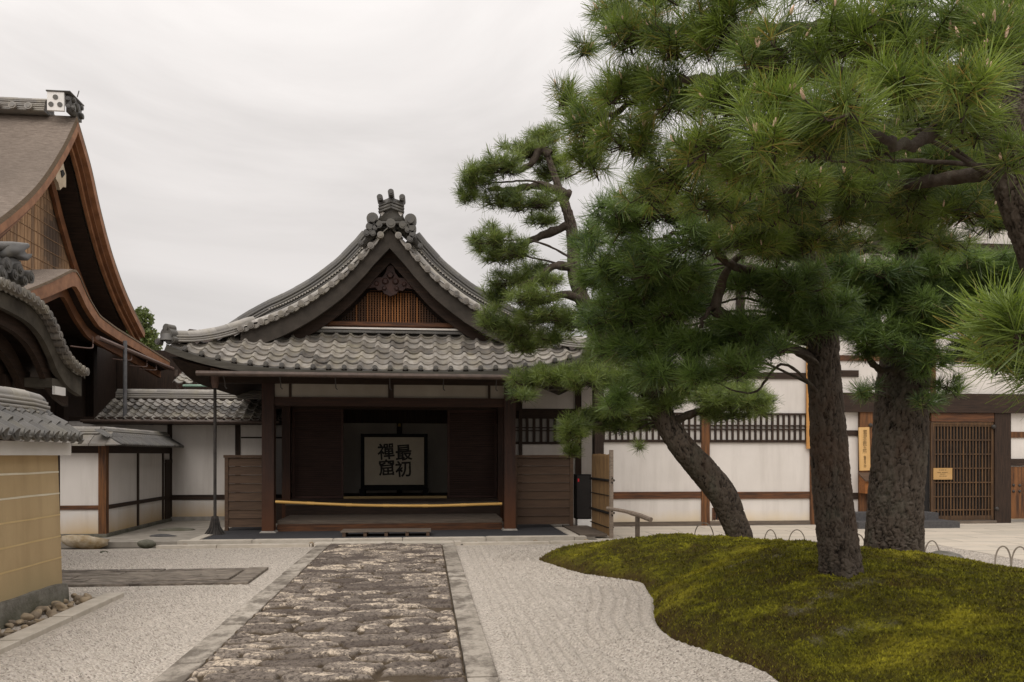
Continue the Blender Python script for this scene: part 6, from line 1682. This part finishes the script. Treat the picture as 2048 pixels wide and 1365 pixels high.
# ---- overhanging pine, rooted outside the frame on the right
TD = [(2360, 1540, 4.7), (2310, 1250, 4.7), (2240, 950, 4.7), (2170, 700, 4.7), (2110, 520, 4.7), (2065, 390, 4.7), (2035, 280, 4.7), (2010, 190, 4.7), (1990, 90, 4.6), (1975, -40, 4.6), (1960, -200, 4.5)]
tD = [pD(*p) for p in TD]; rD = [d * w / FPX for (_, _, d), w in zip(TD, (74, 68, 64, 60, 58, 58, 55, 46, 34, 26, 18))]
PD_ = thing('pine_tree', 'nearest pine overhanging from the right edge with large bright needle tufts and pale buds', 'pine tree', (tD[0][0], tD[0][1], 0), 'pines on the moss mound')
trunk_mesh('trunk', tD, rD, PD_, 150, .010, (.028, .10), .09)
padsD = [(1560, 95, 110, 56, 3.7), (1700, 66, 110, 60, 3.6), (1850, 70, 110, 66, 3.5), (1995, 80, 76, 64, 3.2), (1560, 195, 84, 50, 3.4, 1, .08), (1690, 205, 90, 50, 3.1, .9, .06), (1800, 170, 86, 56, 3.3), (1930, 165, 76, 52, 3.0, .8), (1450, 185, 76, 46, 3.9), (1415, 275, 76, 46, 4.1, 1, .06), (1545, 262, 70, 40, 3.3, 1, .08), (1640, 270, 76, 42, 3.3), (1500, 330, 80, 46, 4.3), (1745, 285, 76, 40, 4.3),
         (1262, 65, 66, 56, 4.6), (1350, 66, 86, 56, 4.4), (1450, 46, 86, 60, 4.2), (1255, 165, 84, 52, 4.8), (1345, 190, 84, 54, 4.6), (1168, 90, 26, 26, 5.6, .7, -.1), (1130, 192, 34, 32, 5.6, .8, -.1), (1180, 235, 62, 52, 5.3), (1270, 275, 86, 52, 5.0), (1175, 318, 58, 42, 5.6), (1352, 335, 78, 44, 4.9), (1425, 400, 76, 34, 5.1), (1228, 22, 44, 30, 5.2),
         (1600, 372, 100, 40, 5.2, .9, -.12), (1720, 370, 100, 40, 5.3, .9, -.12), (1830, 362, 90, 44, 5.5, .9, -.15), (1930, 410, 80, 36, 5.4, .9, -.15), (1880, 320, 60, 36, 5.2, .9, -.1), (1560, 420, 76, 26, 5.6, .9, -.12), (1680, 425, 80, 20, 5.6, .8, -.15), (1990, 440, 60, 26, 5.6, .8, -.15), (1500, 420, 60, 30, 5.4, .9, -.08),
         (1300, -30, 90, 40, 4.6), (1480, -50, 110, 50, 4.2), (1660, -50, 110, 50, 3.9), (1840, -50, 110, 50, 3.8), (2000, -40, 90, 50, 3.6),
         (1450, 330, 90, 50, 5.8), (1580, 320, 100, 46, 6.0), (1700, 320, 100, 46, 6.0), (1820, 300, 90, 46, 6.2), (1920, 290, 70, 46, 6.0), (1660, 250, 110, 40, 5.8), (1840, 220, 90, 40, 5.6), (1980, 370, 60, 40, 5.6), (1860, 410, 80, 30, 6.2), (1760, 420, 80, 24, 6.4), (1560, 150, 120, 50, 5.4), (1750, 130, 120, 50, 5.2), (1300, 380, 70, 40, 6.0), (1700, 380, 110, 40, 6.6, 1, -.1), (1850, 350, 110, 50, 6.8, 1, -.12), (1960, 330, 80, 60, 6.6, 1, -.1), (2020, 420, 60, 40, 6.4, 1, -.1), (1620, 470, 90, 30, 6.8, 1, -.1), (1780, 455, 50, 16, 7.0, .8, -.1), (1500, 470, 80, 36, 6.6, 1, -.08), (1910, 220, 60, 44, 4.1, .8), (1830, 450, 80, 26, 6.6, 1, -.08), (1900, 480, 60, 18, 7.0, .7, -.08), (1820, 400, 90, 36, 6.0, 1, -.06), (1960, 250, 60, 40, 4.2, .8), (2030, 300, 40, 50, 4.1, .6), (1700, 480, 60, 20, 7.2, .8, -.06), (1990, 60, 60, 50, 3.4, .8), (1985, 140, 50, 50, 3.9, .8), (1985, 640, 50, 40, 2.35, .8, .04), (2050, 640, 56, 50, 2.25, .8, .02), (2060, 725, 46, 34, 2.45, .9), (1990, 690, 44, 26, 2.5, .8)]
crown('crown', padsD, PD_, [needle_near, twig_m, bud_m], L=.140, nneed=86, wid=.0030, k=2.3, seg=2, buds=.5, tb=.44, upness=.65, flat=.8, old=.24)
spread_limbs(PD_, padsD, tD, .013, .22)
for pts_ in ([(2030, 250, 4.7), (1950, 215, 4.5), (1880, 250, 4.3), (1840, 282, 4.1), (1790, 288, 3.9), (1720, 255, 3.5)], [(2005, 180, 4.7), (1900, 150, 4.3), (1760, 150, 4.0), (1600, 150, 3.9), (1450, 160, 4.2), (1330, 170, 4.6), (1200, 240, 5.2)], [(2050, 330, 4.7), (1950, 350, 5.0), (1800, 370, 5.3), (1650, 390, 5.4), (1500, 360, 4.8), (1380, 320, 4.8)],
              [(2170, 700, 4.7), (2180, 660, 3.8), (2120, 660, 2.9), (2040, 680, 2.4), (1980, 660, 2.35)], [(1990, 100, 4.6), (1850, 60, 4.1), (1700, 50, 3.8), (1500, 60, 4.1), (1300, 50, 4.6)]):
    limb('branch', [pD(*p) for p in pts_], .055, .014, PD_, .03)

# ---- distant broad-leaved tree between the two roofs
c0 = pD(285, 655, 38)
BT = thing('broadleaf_tree', 'pale green broad-leaved treetop glimpsed between the bark roof and the tiled entrance roof', 'tree', (c0[0], c0[1], 0))
trunk_mesh('trunk', [(c0[0], c0[1], 0), (c0[0] + .1, c0[1], 3.5), (c0[0] - .1, c0[1], c0[2])], [.28, .2, .08], BT, 16, .2)
V, T = [], []
for (px_, py_, rx, ry) in ((285, 640, 22, 26), (268, 665, 30, 30), (298, 668, 18, 14), (255, 700, 40, 40), (300, 690, 24, 20)):
    c = pD(px_, py_, 38); n = int(rx * ry * 1.6)
    v = rng.normal(size=(n, 3)); v /= np.linalg.norm(v, axis=1)[:, None]; p = c + v * (rng.random(n) ** .4)[:, None] * np.array((rx, rx, ry)) * 38 / FPX
    a = rng.normal(size=(n, 3)); a /= np.linalg.norm(a, axis=1)[:, None]; b = np.cross(a, rng.normal(size=(n, 3))); b /= np.linalg.norm(b, axis=1)[:, None]
    s = rng.uniform(.05, .11, n)[:, None]
    V.append(np.stack([p - a * s, p + b * s * .6, p + a * s, p - b * s * .6], 1)); T.append(np.clip(rng.normal(.5, .2, n), 0, .95))
V = np.concatenate(V).reshape(-1, 3); np_mesh('crown', V, np.arange(len(V)).reshape(-1, 4), np.concatenate(T), leaf_m, root=BT)

# ================================================================== LOW BAMBOO HOOPS round the mound
hoops = [(1408, 1062, 18, 1046, 13.6), (1541, 1062, 12, 1060, 13.6), (1594, 1064, 16, 1060, 13.4), (1713, 1085, 16, 1068, 12.0), (1864, 1098, 14, 1082, 11.6), (2006, 1123, 14, 1093, 9.9), (2040, 1128, 15, 1094, 9.7)]
wh = ['before the post left of the leaning trunk', 'just right of the leaning trunk', 'midway between the leaning and slim trunks', 'in the gap between the slim and thick trunks', 'just right of the thick trunk', 'before the paving, second from the right edge', 'nearest the right edge']
for (x, yb, hw_, yt, d), w_ in zip(hoops, wh):
    c = pD(x, yb, d); zb = mound_z(c[0], c[1]) - .03; top = pD(x, yt, d)[2]; hw = hw_ * d / FPX
    top = max(top, zb + .05)
    a = np.linspace(0, np.pi, 18); P = np.stack([c[0] + np.cos(a) * hw * CA, c[1] - np.cos(a) * hw * .35, zb + (top - zb) * np.sin(a) ** .7], -1)
    m = MB().sweep(P, [(-.009, -.003), (.009, -.003), (.009, .003), (-.009, .003)], up=(.35, .93, 0.05))
    tag(m.build('bamboo_hoop', bamboo_g, None, False, origin=(c[0], c[1], zb)), 'thin bent bamboo hoop edging the moss, ' + w_, 'hoop', 'bamboo hoops along the moss edge')
